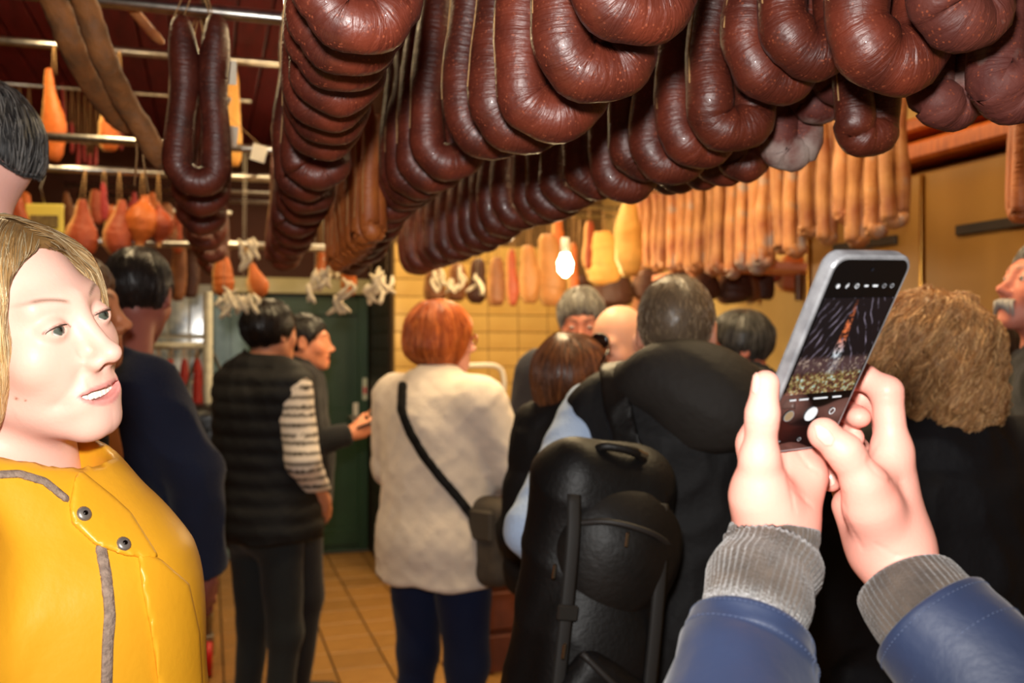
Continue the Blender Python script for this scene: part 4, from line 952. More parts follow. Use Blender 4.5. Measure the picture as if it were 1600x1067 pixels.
# dark grey-haired man on the right
p12 = Person('man with dark greying hair facing left, right of the black hood', P(1152,546,3.2), 70, hyaw=15, hpitch=-8, H=1.70, build=1.05, seed=12)
p12.body(col=lambda q: skin_col(q, lin((204,124,100)))).hair('crop', lin((44,42,40)), seed=12, n=700, tip=lin((110,106,100)))
p12.jacket(e=.03, hem=.85, col=lin((22,22,24)), seed=121, collar=.06, ce=.01).trousers().shoes()

# big man with hooded jacket
p11 = Person('man with cropped hair in a black hooded jacket with one pale blue sleeve', P(1058,523,2.1), -12, hyaw=-4, hpitch=-6, H=1.74, build=1.02, seed=11, hs=1.04,
    arms=dict(eL=tuple(P(818,838,1.93))+()) if False else dict(eLw=P(832,826,1.95), wLw=P(870,900,2.02), eR=(.30,.0,1.12)))
p11.body(col=lambda q: skin_col(q, lin((206,140,112)))).hair('buzz', lin((104,86,68)), seed=11, fine=.005, n=2500, r=.0011, steps=3, step=.006, tip=lin((176,150,116)))
def sleeve_col(V): return np.tile(lin((150,172,206)), (len(V),1))
def hoodx(p, d):
    return smax(d, -sd_ell(p, (0,.0,1.60), (.10,.11,.13)), .02)
p11.jacket(e=.040, hem=.84, arms='R', col=lin((24,23,24)), m=M_soft, extra=hoodx, fold=.007, seed=111, collar=0, step=.010, flare=.02, name='jacket')
def hood_f(p):
    h = sd_ell(p, (.02,-.100,1.468), (.132,.080,.088)); h = smin(h, sd_cone(p, (-.10,-.03,1.450), (.13,-.04,1.445), .062, .062), .05)
    h = smin(h, sd_ell(p, (.075,-.130,1.405), (.105,.062,.085)), .05)
    h = smax(h, -sd_ell(p, (0,.02,1.61), (.105,.115,.125)), .02)
    return h+.008*wob(p, 16, 4)+.008*(np.abs(wob(p*np.array([.6,1,1.2], np.float32), 22, 14))**.6-.45)
sdf_obj('hood', hood_f, [(-.26,.30),(-.26,.16),(1.24,1.62)], .009, M_soft, p11.e, lambda V: np.tile(lin((40,36,33)), (len(V),1)))  # paler than the jacket: light from above put into the hood's colour
jf11 = p11.jf
def slf(p):
    d = p11.arm(p, 'L', .012, .9); d = d+.006*wob(p, 34, 8)+.003*wob(p, 80, 9); return d
sdf_obj('blue_sleeve', slf, p11.bounds(z0=.8, z1=1.52), .008, M_cloth, p11.e, lambda V: np.tile(lin((176,196,226)), (len(V),1)))
p11.trousers(lin((34,40,60))).shoes()
# curly woman
p13 = Person('person with curly blonde hair in a black jacket, seen from behind, right of the phone', P(1440,562,2.0), 14, hyaw=0, H=1.63, build=1.12, seed=13)
p13.body(col=lambda q: skin_col(q, SKIN)).hair('curly', lin((168,116,70)), seed=13, n=5200, tip=lin((240,194,136)), wave=.010, wfreq=.95, steps=14, step=.011, r=.0013, var=.6, lift=.006)
p13.jacket(e=.036, hem=.80, col=lin((24,24,28)), m=M_soft, fold=.010, seed=131, collar=0, quilt=puff(24, .008)).trousers(BLACK).shoes()
# man with white moustache
p14 = Person('man with a white moustache looking up to the left, at the right edge', P(1632,452,2.3), 60, hyaw=35, hpitch=14, H=1.80, build=1.1, seed=14)
p14.body(col=lambda q: skin_col(q, lin((206,128,108)), brow=lin((90,80,72)))).eyes((60,60,60)).hair('short', lin((120,116,110)), seed=14, n=500)
p14.jacket(e=.034, hem=.82, col=lin((24,22,22)), fold=.008, seed=141, collar=.055, ce=.012).trousers().shoes()
# dark-haired person far right
p15 = Person('dark-haired person mostly hidden between the curly hair and the moustached man', P(1528,566,2.62), 30, H=1.60, build=.8, seed=15)
p15.body(col=lambda q: skin_col(q, SKIN)).hair('long', lin((44,28,18)), seed=15, n=600).jacket(e=.03, hem=.85, col=BLACK, seed=151).trousers().shoes()
# navy jacket man on the left
p4 = Person('man in a dark navy jacket seen from behind, left of the vest wearer', P(218,464,2.5), -18, hyaw=22, hpitch=-14, H=1.80, build=.96, seed=4, lean=(.07,.06),
    arms=dict(eRw=P(300,735,2.42), wRw=P(318,895,2.50)))
p4.body(col=lambda q: skin_col(q, lin((156,92,80)))).hair('short', lin((34,27,24)), seed=4, n=500)
p4.jacket(e=.030, hem=.80, sleeve=.98, col=lin((30,36,56)), fold=.010, ffreq=20, seed=41, collar=.055, ce=.012, step=.010).trousers(lin((28,38,66))).shoes()
# person in profile whose nose shows beside the yellow-coat woman
p3 = Person('brown-haired person in an orange jacket mostly hidden behind the yellow raincoat', P(112,492,1.95), -80, hyaw=-4, hpitch=4, H=1.72, build=.9, seed=3)
p3.body(fine=.005, col=lambda q: skin_col(q, lin((214,140,96)), brow=lin((90,60,40)))).eyes().hair('crop', lin((96,62,36)), seed=3, n=700)
p3.jacket(e=.026, hem=.80, col=lin((206,126,22)), seed=31, collar=.06, ce=.012).trousers().shoes()
# head at the far left edge
p2 = Person('man with dark greying hair cut off by the left edge behind the yellow raincoat wearer', P(-74,268,1.35), 80, hyaw=0, H=1.90, build=.85, seed=2, hs=1.05)
p2.body(fine=.005, col=lambda q: skin_col(q, lin((226,172,158)))).hair('short', fn=lambda q: smax(sd_ell(q, (0,-.018,.030), (.084,.106,.099)), .004+(q[..., 1]+.1)*1.3-q[..., 2], .015)+.002*wob(q, 170, 2), col=lin((40,38,38)), seed=2, n=1500, r=.0010, step=.008, steps=5, tip=lin((120,116,112)))
p2.jacket(e=.02, hem=.85, col=lin((36,38,46)), seed=21, collar=.05).trousers().shoes()
# ================================================================== phone and the hands that hold it
PR = Matrix(((0.8738,0.2183,0.4346),(0.4851,-0.4556,-0.7464),(0.035,0.863,-0.504))); PC = Vector((0.2322,0.6959,1.5375))
phone = empty('smartphone', PC); phone.rotation_euler = PR.to_euler(); tag(phone, 'smartphone in a grey case held up by two hands, its screen showing the sausage rows', 'phone')
def rrect(w_, h_, r, n=6):
    out = []
    for cx, cy, a0 in ((w_/2-r,h_/2-r,0),(-w_/2+r,h_/2-r,90),(-w_/2+r,-h_/2+r,180),(w_/2-r,-h_/2+r,270)):
        for i in range(n+1):
            a = math.radians(a0+90*i/n); out.append((cx+r*math.cos(a), cy+r*math.sin(a)))
    return out
def rslab(name, w_, h_, r, prof, m, parent, loc=(0,0,0), smooth=False):
    """rounded slab; prof: list of (z, inset)"""
    V = []; F = []; n = None
    for z, ins in prof:
        o = rrect(w_-2*ins, h_-2*ins, max(.0005, r-ins)); n = len(o); V += [(x, y, z) for x, y in o]
    for i in range(len(prof)-1):
        for k in range(n): F.append([i*n+k, i*n+(k+1) % n, (i+1)*n+(k+1) % n, (i+1)*n+k])
    F.append(list(range(n))[::-1]); F.append([(len(prof)-1)*n+k for k in range(n)])
    return mobj(name, mesh_np(name, V, F, m, smooth), parent, loc)
M_case = mat('worn_grey_case', srgb(120,120,122), srgb(92,92,95), 60, rough=.35, spec=.5, bump=.05)
rslab('case', .0785, .1655, .012, [(-.0118,.003),(-.0105,.0008),(-.008,0),(-.001,0),(.0006,.0012),(.0006,.0022)], M_case, phone)
rslab('bezel', .0735, .1605, .010, [(-.004,0),(.0003,0),(.0008,.0006)], mat('black_glass', srgb(8,8,9), rough=.06, spec=.5), phone)
cam_b = rslab('camera_bump', .030, .036, .007, [(0,.0),(-.0022,.0),(-.003,.001)][::-1], mat('dark_lens_plate', srgb(30,30,32), rough=.3), phone, (-.019,.057,-.0115))
for i in range(2): V, F, _ = tube_geo([(0,0,-.002),(0,0,-.0042)], .006, 14); mobj('lens', mesh_np('lens', V, F, mat('lens_glass', srgb(10,12,20), rough=.05), True), cam_b, (0,.009-.018*i,0))
def screen_mat():
    m = bpy.data.materials.new('live_view'); m.use_nodes = True; N = m.node_tree.nodes; L = m.node_tree.links; b = N['Principled BSDF']
    b.inputs['Base Color'].default_value = (.004,.004,.004,1); b.inputs['Roughness'].default_value = .08
    tc = N.new('ShaderNodeTexCoord'); sp = N.new('ShaderNodeSeparateXYZ'); L.new(tc.outputs['Object'], sp.inputs[0])
    def math_(op, a, bb=None, c=None):
        n = N.new('ShaderNodeMath'); n.operation = op
        for i, v in enumerate((a, bb, c)):
            if v is None: continue
            if hasattr(v, 'links') or hasattr(v, 'is_linked'): L.new(v, n.inputs[i])
            else: n.inputs[i].default_value = v
        return n.outputs[0]
    def mix(f, c1, c2):
        n = N.new('ShaderNodeMix'); n.data_type = 'RGBA'; L.new(f, n.inputs[0])
        for i, c in ((6,c1),(7,c2)):
            if isinstance(c, tuple): n.inputs[i].default_value = c
            else: L.new(c, n.inputs[i])
        return n.outputs[2]
    def rng(v, a, bb, c=0., d=1.):
        n = N.new('ShaderNodeMapRange'); L.new(v, n.inputs[0]); n.inputs[1].default_value = a; n.inputs[2].default_value = bb; n.inputs[3].default_value = c; n.inputs[4].default_value = d; return n.outputs[0]
    x, y = sp.outputs[0], sp.outputs[1]
    # curved sausage-like bands with grey highlights, receding towards the lower middle
    ax = math_('ABSOLUTE', x); yy = math_('ADD', y, .03)
    r_ = math_('ADD', math_('MULTIPLY', ax, 1.6), math_('MULTIPLY', yy, .9)); 
    no = N.new('ShaderNodeTexNoise'); no.inputs['Scale'].default_value = 60; L.new(tc.outputs['Object'], no.inputs['Vector'])
    ph_ = math_('ADD', math_('MULTIPLY', r_, 520), math_('MULTIPLY', no.outputs['Fac'], 9)); band = math_('SINE', ph_)
    n2 = N.new('ShaderNodeTexNoise'); n2.inputs['Scale'].default_value = 90; n2.inputs['Detail'].default_value = 4; L.new(tc.outputs['Object'], n2.inputs['Vector'])
    hi = math_('MULTIPLY', rng(band, .72, 1.0), rng(n2.outputs['Fac'], .45, .68))
    col = mix(hi, (.006,.003,.005,1), (.34,.28,.36,1))
    # bright gap between the rows: orange at the top, white-blue below
    cx = math_('ABSOLUTE', math_('SUBTRACT', x, math_('MULTIPLY', math_('SUBTRACT', y, .02), -.05)))
    wdt = rng(y, .05, -.02, .0016, .008); gap = math_('SUBTRACT', 1.0, math_('DIVIDE', cx, wdt)); gapm = rng(gap, 0, .5)
    vo = N.new('ShaderNodeTexNoise'); vo.inputs['Scale'].default_value = 420; vo.inputs['Detail'].default_value = 3; L.new(tc.outputs['Object'], vo.inputs['Vector'])
    gapm = math_('MULTIPLY', gapm, rng(vo.outputs['Fac'], .42, .60)); gapm = math_('MULTIPLY', gapm, rng(y, .05, .03)); 
    gcol = mix(rng(y, .018, .004), (.85,.20,.06,1), (.75,.82,.88,1)); col = mix(gapm, col, gcol)
    # crowd at the bottom: coloured specks
    n3 = N.new('ShaderNodeTexNoise'); n3.inputs['Scale'].default_value = 360; n3.inputs['Detail'].default_value = 2; L.new(tc.outputs['Object'], n3.inputs['Vector'])
    rp = N.new('ShaderNodeValToRGB'); e = rp.color_ramp.elements; e[0].position = .34; e[0].color = (.03,.015,.012,1); e[1].position = .74; e[1].color = (.85,.82,.70,1)
    for p_, c_ in ((.44,(.22,.07,.04,1)),(.52,(.10,.12,.03,1)),(.58,(.70,.42,.16,1)),(.65,(.12,.42,.38,1))):
        q = e.new(p_); q.color = c_
    L.new(n3.outputs['Fac'], rp.inputs[0]); low = rng(y, -.009, -.013); mid_ = mix(rng(n3.outputs['Fac'], .55, .7), (.10,.05,.05,1), (.55,.40,.30,1))
    band2 = math_('MULTIPLY', rng(y, .004, .0), rng(y, -.013, -.009)); col = mix(math_('MULTIPLY', band2, .8), col, mid_); col = mix(low, col, rp.outputs[0])
    L.new(col, b.inputs['Emission Color']); b.inputs['Emission Strength'].default_value = .9
    return m
MB().box((0,.011,.0011), (.0685,.079,.0005)).build('live_view', screen_mat(), phone)
M_ui = mat('ui_white', (.02,.02,.02,1), emit=(1,1,1,1), estr=.95); M_ui2 = mat('ui_grey', (.02,.02,.02,1), emit=(.6,.6,.62,1), estr=.6)
def disc(name, x, y, r, m, par=phone, inner=None):
    n = 20; V = [(x+r*math.cos(2*math.pi*i/n), y+r*math.sin(2*math.pi*i/n), .00145) for i in range(n)]; F = [list(range(n))]
    if inner: V += [(x+inner*math.cos(2*math.pi*i/n), y+inner*math.sin(2*math.pi*i/n), .00145) for i in range(n)]; F = [[i, (i+1) % n, n+(i+1) % n, n+i] for i in range(n)]
    return mobj(name, mesh_np(name, V, F, m, False), par)
def dash(name, x, y, w_, h_, m): return MB().box((x, y, .0013), (w_, h_, .0003)).build(name, m, phone)
disc('shutter_button', .001, -.0475, .0062, M_ui); disc('thumbnail', -.0215, -.0475, .0042, mat('thumb_pic', srgb(60,50,50), emit=srgb(200,170,110), estr=.5)); disc('thumbnail_ring', -.0215, -.0475, .0047, M_ui2, inner=.0042)
disc('switch_icon', .0225, -.0465, .0030, M_ui, inner=.0022); disc('home_icon', .0, -.0705, .0018, M_ui2, inner=.0012); dash('recent_icon', -.021, -.0705, .003, .0009, M_ui2); disc('front_camera', 0, .0725, .0012, mat('lens_dot', srgb(24,26,34), rough=.1))
for x, w_ in ((-.024,.006),(-.013,.009),(.004,.014),(.021,.009)): dash('mode_text', x, -.0335, w_, .0012, M_ui)
disc('settings_icon', -.0270, .0600, .0017, M_ui); 
for dx in (-.0004,.0006): MB().box((-.0180+dx, .0600+dx*1.2, .0013), (.0008,.0022,.0003)).build('flash_icon', M_ui, phone)
disc('timer_icon', -.0085, .0600, .0019, M_ui, inner=.0013); dash('ratio_icon', .0010, .0600, .0034, .0014, M_ui); dash('resolution_icon', .0100, .0600, .0046, .0016, M_ui)
disc('motion_icon', .0190, .0600, .0018, M_ui2, inner=.0012); disc('filter_icon', .0270, .0600, .0018, M_ui2, inner=.0011)

hold = empty('person', P(1330, 1067, .66)); tag(hold, 'pair of raised arms in navy sleeves with grey knit cuffs, holding the smartphone', 'person')
hold_inv = Matrix.Translation(-hold.location); HL = np.array(hold.location, np.float32)
class _H: pass
HH = _H(); HH.e = hold; HH.M = Matrix.Translation(hold.location)
def W(px, py, Y): return np.array(P(px, py, Y), np.float32)-HL
def chain(p, pts, rs, d=None, k=.008, k0=.012):
    for i in range(len(pts)-1):
        c = sd_cone(p, pts[i], pts[i+1], rs[i], rs[i+1]); d = c if d is None else smin(d, c, k0 if i == 0 else k)
    return d
phR = np.array(PR, np.float32); phC = np.array(PC, np.float32)-HL
def phone_f(p): return sd_box(p, phC-phR[:, 2]*.0055, (.0390,.0825,.0062), .004, phR)
LW = W(1206,868,.722)
def lhand(p):
    d = chain(p, [W(1165,1010,.665), LW, W(1208,812,.722)], [.034,.0255,.0245])
    d = smin(d, sd_cone(p, W(1212,830,.722), W(1188,772,.708), .024, .0182), .024)          # ball of the thumb
    d = smin(d, sd_cone(p, W(1230,820,.735), W(1262,745,.742), .019, .0150), .018)          # outer heel of the palm
    for a, r in ((W(1180,694,.744), .0120), (W(1196,690,.757), .0125), (W(1222,700,.762), .012), (W(1256,722,.757), .0115)):
        d = smin(d, sd_cone(p, W(1212,815,.730), a, .021, r+.002), .016)
    d = chain(p, [W(1188,772,.708), W(1187,716,.697), W(1191,650,.690), W(1196,600,.688)], [.0170,.0128,.0110,.0100], d, .008, .020)
    d = smin(d, sd_ell(p, W(1187,715,.697), (.0118,.0118,.012)), .006)
    d = chain(p, [W(1180,694,.744), W(1196,628,.776), W(1250,584,.780), W(1300,590,.777)], [.0120,.0105,.0095,.008], d, .004, .008)
    d = chain(p, [W(1196,690,.757), W(1225,640,.792), W(1300,632,.795), W(1338,650,.772)], [.0125,.0105,.0100,.0092], d, .004, .008)
    d = smin(d, sd_ell(p, W(1342,652,.762), (.0095,.0100,.0085)), .006)
    d = chain(p, [W(1222,700,.762), W(1262,668,.800), W(1318,668,.800), W(1334,684,.775)], [.012,.0100,.0092,.0085], d, .004, .008)
    d = chain(p, [W(1256,722,.757), W(1284,704,.790), W(1306,712,.780)], [.0112,.0090,.0078], d, .004, .008)
    # skin creases
    for a, b_, t0 in ((W(1191,650,.690), W(1187,716,.697), .0),(W(1191,650,.690), W(1187,716,.697), .12),(W(1196,600,.688), W(1191,650,.690), .84)):
        ax = (b_-a)/np.linalg.norm(b_-a); h = (p-a-(b_-a)*t0)@ax; near = np.sqrt(((p-a)**2).sum(-1)) < .02
        d = d+np.where(near, .0005*np.exp(-(h/.0009)**2), 0)
    for L_ in ([(1228,700,.70),(1232,750,.70),(1242,800,.70)], [(1246,705,.71),(1262,728,.71),(1280,740,.71)], [(1236,760,.71),(1258,782,.71),(1270,792,.71)]):
        for q0, q1 in zip(L_[:-1], L_[1:]):
            a, b_ = W(*q0), W(*q1); u, v, Y = pxy(p, HH.M); ex, ey = q1[0]-q0[0], q1[1]-q0[1]; t = np.clip(((u-q0[0])*ex+(v-q0[1])*ey)/(ex*ex+ey*ey), 0, 1); dd = np.hypot(u-q0[0]-ex*t, v-q0[1]-ey*t)
            d = d+.0007*np.exp(-(dd/2.2)**2)
    return smax(d, -phone_f(p)+.0004, .002)
RW_ = W(1404,888,.738)
def rhand(p):
    d = chain(p, [W(1535,1060,.668), RW_, W(1384,838,.742)], [.038,.0255,.0250])
    d = smin(d, sd_cone(p, W(1388,850,.738), W(1362,790,.722), .023, .0190), .018)
    mc = [(W(1394,706,.752), .0128), (W(1392,716,.772), .0125), (W(1366,736,.790), .012), (W(1330,772,.795), .0112)]
    for a, r in mc: d = smin(d, sd_cone(p, W(1392,850,.746), a, .0235, r+.0025), .016)
    d = smin(d, sd_cone(p, W(1365,860,.752), W(1322,790,.775), .014, .0105), .015)
    d = chain(p, [W(1362,790,.722), W(1351,755,.716), W(1320,706,.712), W(1290,680,.713)], [.0185,.0150,.0125,.0112], d, .008, .014)
    d = smin(d, sd_ell(p, W(1286,676,.713), (.0108,.0100,.0108)), .005)
    d = smin(d, sd_cone(p, W(1360,760,.730), W(1390,720,.745), .012, .010), .012)           # web between thumb and index
    d = chain(p, [mc[0][0], W(1386,612,.752), W(1348,588,.766), W(1312,600,.776)], [.0128,.0118,.0098,.0085], d, .005, .010)
    d = chain(p, [mc[1][0], W(1382,640,.792), W(1345,618,.786), W(1305,630,.815)], [.0122,.0112,.0096,.0085], d, .004, .008)
    d = chain(p, [mc[2][0], W(1338,700,.825), W(1306,722,.806), W(1285,722,.784)], [.0118,.0100,.0092,.0080], d, .004, .008)
    d = chain(p, [mc[3][0], W(1312,752,.812), W(1300,746,.782)], [.0110,.0095,.0088], d, .004, .008)
    d = smin(d, sd_ell(p, W(1298,748,.772), (.0095,.0090,.0105)), .004)
    for a, b_, t0 in ((W(1320,706,.712), W(1351,755,.716), .0),(W(1320,706,.712), W(1351,755,.716), .13),(W(1386,612,.752), mc[0][0], .05)):
        ax = (b_-a)/np.linalg.norm(b_-a); h = (p-a-(b_-a)*t0)@ax; near = np.sqrt(((p-a)**2).sum(-1)) < .022
        d = d+np.where(near, .0004*np.exp(-(h/.0009)**2), 0)
    for L_ in ([(1356,722,0),(1366,738,0),(1390,752,0),(1410,752,0)], [(1356,720,0),(1372,690,0)], [(1318,770,0),(1322,810,0),(1350,860,0)], [(1370,850,0),(1400,868,0),(1430,866,0)]):
        for q0, q1 in zip(L_[:-1], L_[1:]):
            u, v, Y = pxy(p, HH.M); ex, ey = q1[0]-q0[0], q1[1]-q0[1]; t = np.clip(((u-q0[0])*ex+(v-q0[1])*ey)/(ex*ex+ey*ey), 0, 1); dd = np.hypot(u-q0[0]-ex*t, v-q0[1]-ey*t)
            d = d+.0006*np.exp(-(dd/2.0)**2)
    return smax(d, -phone_f(p)+.0004, .002)
def box_of(pts, pad):
    A = np.stack(pts); lo = A.min(0)-pad; hi = A.max(0)+pad; return [(lo[i], hi[i]) for i in range(3)]
HSK = lin((222,154,138)); HP = lin((216,120,104))
def hand_col(spots, crs):
    def f(V):
        c = np.tile(HSK, (len(V),1)); c = c*(1+.05*wob(V.astype(np.float32), 120, 4)[:,None])
        for px, py, Y, r, s_ in spots:
            k = np.exp(-(((V-W(px,py,Y))**2).sum(-1))/r**2)*s_; c = c*(1-k[:,None])+crs*k[:,None]
        return c
    return f
M_hand = mat('hand_skin', (1,1,1,1), None, rough=.48, attr=True, sss=.05, bump=.06, bscale=420, spec=.3)
sdf_obj('left_hand', lhand, box_of([W(1165,1010,.665), W(1140,560,.70), W(1370,760,.82)], .03), .0019, M_hand, hold, hand_col([(1272,740,.74,.016,.45),(1196,590,.68,.010,.25),(1345,652,.76,.012,.4),(1225,760,.71,.02,.15)], HP))
sdf_obj('right_hand', rhand, box_of([W(1500,1060,.668), W(1275,560,.70), W(1450,760,.83)], .03), .0019, M_hand, hold, hand_col([(1374,770,.71,.014,.55),(1386,838,.72,.007,.65),(1286,676,.70,.010,.3),(1298,748,.76,.010,.4),(1386,612,.74,.012,.3),(1345,585,.76,.012,.35),(1312,762,.77,.012,.4)], HP))
M_nail = mat('fingernail', srgb(222,166,150), rough=.3, spec=.5)
def nail(name, fn, poly, bounds, ymax=None):
    o = patch(HH, name, fn, poly, .0007, M_nail, bounds, .0009, parent=hold, round_=.0006, under=.002, ymax=ymax); return o
nail('thumb_nail', rhand, [(1271,664),(1281,662),(1296,672),(1305,686),(1300,697),(1289,697),(1276,684)], box_of([W(1264,655,.70), W(1312,702,.72)], .01), .712)
nail('thumb_nail', lhand, [(1176,584),(1181,577),(1186,588),(1186,606),(1181,617),(1174,612)], box_of([W(1170,570,.68), W(1192,622,.70)], .008), .70)
nail('fingernail', rhand, [(1291,741),(1300,738),(1307,744),(1305,757),(1297,762),(1290,754)], box_of([W(1286,734,.76), W(1312,766,.78)], .008), .777)

def sleeve(name, axis_pts, prof, m, parent, nseg=64, rad=None, flat=.9, closed_end=True):
    """garment tube around axis_pts: prof = [(t, radius)...] along the axis, turning back inside at the rim; rad(t,a) adds relief"""
    A = spline(axis_pts, 60); T = [(A[min(59,i+1)]-A[max(0,i-1)]).normalized() for i in range(60)]
    N = Vector((0,-1,0)); fr = []
    for i in range(60):
        N = (N-T[i]*N.dot(T[i])).normalized(); fr.append((N.copy(), T[i].cross(N)))
    V = []; F = []
    for t, r in prof:
        x = min(max(t, 0), 1)*59; i = min(int(x), 58); f = x-i; c = A[i].lerp(A[i+1], f)+T[i]*(t-min(max(t,0),1))*.3; n_, b_ = fr[i]
        for k in range(nseg):
            a = 2*math.pi*k/nseg; rr = r+(rad(t, a) if rad else 0)
            V.append(c+n_*math.cos(a)*rr*flat+b_*math.sin(a)*rr)
    for i in range(len(prof)-1):
        for k in range(nseg): F.append([i*nseg+k, i*nseg+(k+1) % nseg, (i+1)*nseg+(k+1) % nseg, (i+1)*nseg+k])
    if closed_end: F.append(list(range(nseg)))
    return mobj(name, mesh_np(name, [v-hold.location for v in V], F, m, True), parent)
M_knit = mat('grey_rib_knit', srgb(76,64,54), srgb(56,47,40), 60, rough=.95, bump=.35, bscale=500, sheen=.3)
M_navy = mat('navy_shell', srgb(30,42,70), srgb(23,33,56), 6, rough=.55, bump=.12, bscale=50, sheen=.1)
M_stitch = mat('pale_stitch', srgb(70,80,106), rough=.8)
rib = lambda nr, amp: (lambda t, a: amp*abs(math.sin(a*nr/2)))
Lax = [P(1140,1160,.60), P(1168,1000,.655), P(1182,935,.678), P(1205,870,.712), P(1210,812,.722)]
def lkn(t, a): return .0006*math.sin(a*48)*min(1, max(.15,(.955-t)*22))+.0022*math.sin(t*26+math.sin(a+1)*1.6)*(1 if t < .86 else .2)
sleeve('knit_cuff', Lax, [(.30,.034),(.45,.0375),(.55,.0385),(.62,.0375),(.68,.0385),(.74,.0365),(.80,.0350),(.84,.0342),(.87,.0338),(.90,.0336),(.93,.0334),(.945,.0332),(.953,.0324),(.945,.0314),(.90,.0306),(.80,.0300)], M_knit, hold, 288, lkn, flat=.97)
Lax2 = [P(1090,1330,.52), P(1140,1160,.60), P(1165,1040,.645), P(1176,985,.662)]
def lnv(t, a): return .0042*math.sin(a*3+t*9)*(1-t*.85)+.0034*math.sin(t*34+2*math.sin(a))*(1-t)+.0016*math.sin(a*5+4)*(1-t)
lnavy = sleeve('navy_sleeve', Lax2, [(0,.058),(.2,.056),(.4,.054),(.55,.052),(.66,.0490),(.72,.0468),(.74,.0475),(.8,.0465),(.88,.0455),(.95,.0450),(.985,.0447),(1.0,.0442),(1.003,.0432),(.99,.0422),(.9,.0415),(.8,.041)], M_navy, hold, 72, lnv)
Rax = [P(1680,1230,.60), P(1540,1062,.665), P(1470,985,.692), P(1424,928,.718), P(1400,885,.737)]
sleeve('knit_cuff', Rax, [(.45,.038),(.55,.0400),(.62,.0405),(.68,.0400),(.74,.0395),(.79,.0388),(.815,.0386),(.825,.0372),(.81,.0352),(.75,.034),(.65,.033)], M_knit, hold, 288, lambda t, a: .0006*math.sin(a*48)*min(1, max(.15,(.83-t)*22)), flat=.97)
Rax2 = [P(1850,1400,.52), P(1690,1235,.60), P(1545,1068,.662), P(1452,968,.70)]
def rnv(t, a): return .0045*math.sin(a*3+t*8+1)*(1-t*.8)+.0034*math.sin(t*30+2*math.sin(a))*(1-t)
rnavy = sleeve('navy_sleeve', Rax2, [(0,.060),(.2,.058),(.4,.056),(.6,.054),(.75,.052),(.85,.0505),(.92,.0495),(.975,.0490),(.993,.0488),(1.0,.0478),(.99,.0466),(.9,.0455),(.8,.045)], M_navy, hold, 72, rnv)
def stitch(axis_pts, prof_t, r, par, flat=.9, a0=None, rad=None, along=None):
    A = spline(axis_pts, 60); T = [(A[min(59,i+1)]-A[max(0,i-1)]).normalized() for i in range(60)]; N = Vector((0,-1,0)); fr = []
    for i in range(60): N = (N-T[i]*N.dot(T[i])).normalized(); fr.append((N.copy(), T[i].cross(N)))
    def pt(t, a, r_): 
        i = min(int(t*59), 58); c = A[i].lerp(A[i+1], t*59-i); n_, b_ = fr[i]; rr = r_+(rad(t, a) if rad else 0)+.0004; return c+n_*math.cos(a)*rr*flat+b_*math.sin(a)*rr-hold.location
    b = MB()
    if along is None:
        for k in range(72): b.tube([pt(prof_t, 2*math.pi*k/72, r), pt(prof_t, 2*math.pi*(k+.6)/72, r)], .00032, 4)
    else:
        t0, t1, rf = along
        for k in range(40):
            u0 = t0+(t1-t0)*k/40; u1 = t0+(t1-t0)*(k+.6)/40; b.tube([pt(u0, a0, rf(u0)), pt(u1, a0, rf(u1))], .00032, 4)
    o = b.build('stitching', M_stitch, par, True); tag(o, kind='stuff')
rfL = lambda t: float(np.interp(t, [0,.2,.4,.55,.66,.72,.74,.8,.88,.95,1], [.058,.056,.054,.052,.0490,.0468,.0475,.0465,.0455,.0450,.0442]))
stitch(Lax2, .735, .0475, lnavy, rad=lnv); stitch(Lax2, 0, 0, lnavy, a0=.62, rad=lnv, along=(.35,.99,rfL)); stitch(Lax2, 0, 0, lnavy, a0=.36, rad=lnv, along=(.35,.99,rfL)); stitch(Lax2, .978, .0447, lnavy, rad=lnv)
stitch(Rax2, .80, .0512, rnavy, rad=rnv); stitch(Rax2, .965, .0491, rnavy, rad=rnv)
# slim bracelet at the right wrist
bl_pts = []
Mx = (Vector(P(1500,1062,.665))-Vector(P(1400,885,.737))).normalized(); n_ = Vector((0,-1,0)); n_ = (n_-Mx*n_.dot(Mx)).normalized(); b_ = Mx.cross(n_)
cc = Vector(P(1417,908,.727))
br = empty('bracelet', cc); tag(br, 'thin metal bracelet peeking out of the right knit cuff', 'bracelet')
MB().tube([n_*math.cos(a)*.0315*.95+b_*math.sin(a)*.033 for a in np.linspace(0, 2*math.pi, 33)], .0013, 6, False).build('band', M_chrome, br, True)
MB().box((0,0,0), (.006,.006,.004), .001).build('clasp', M_chrome, br, loc=b_*-.033)
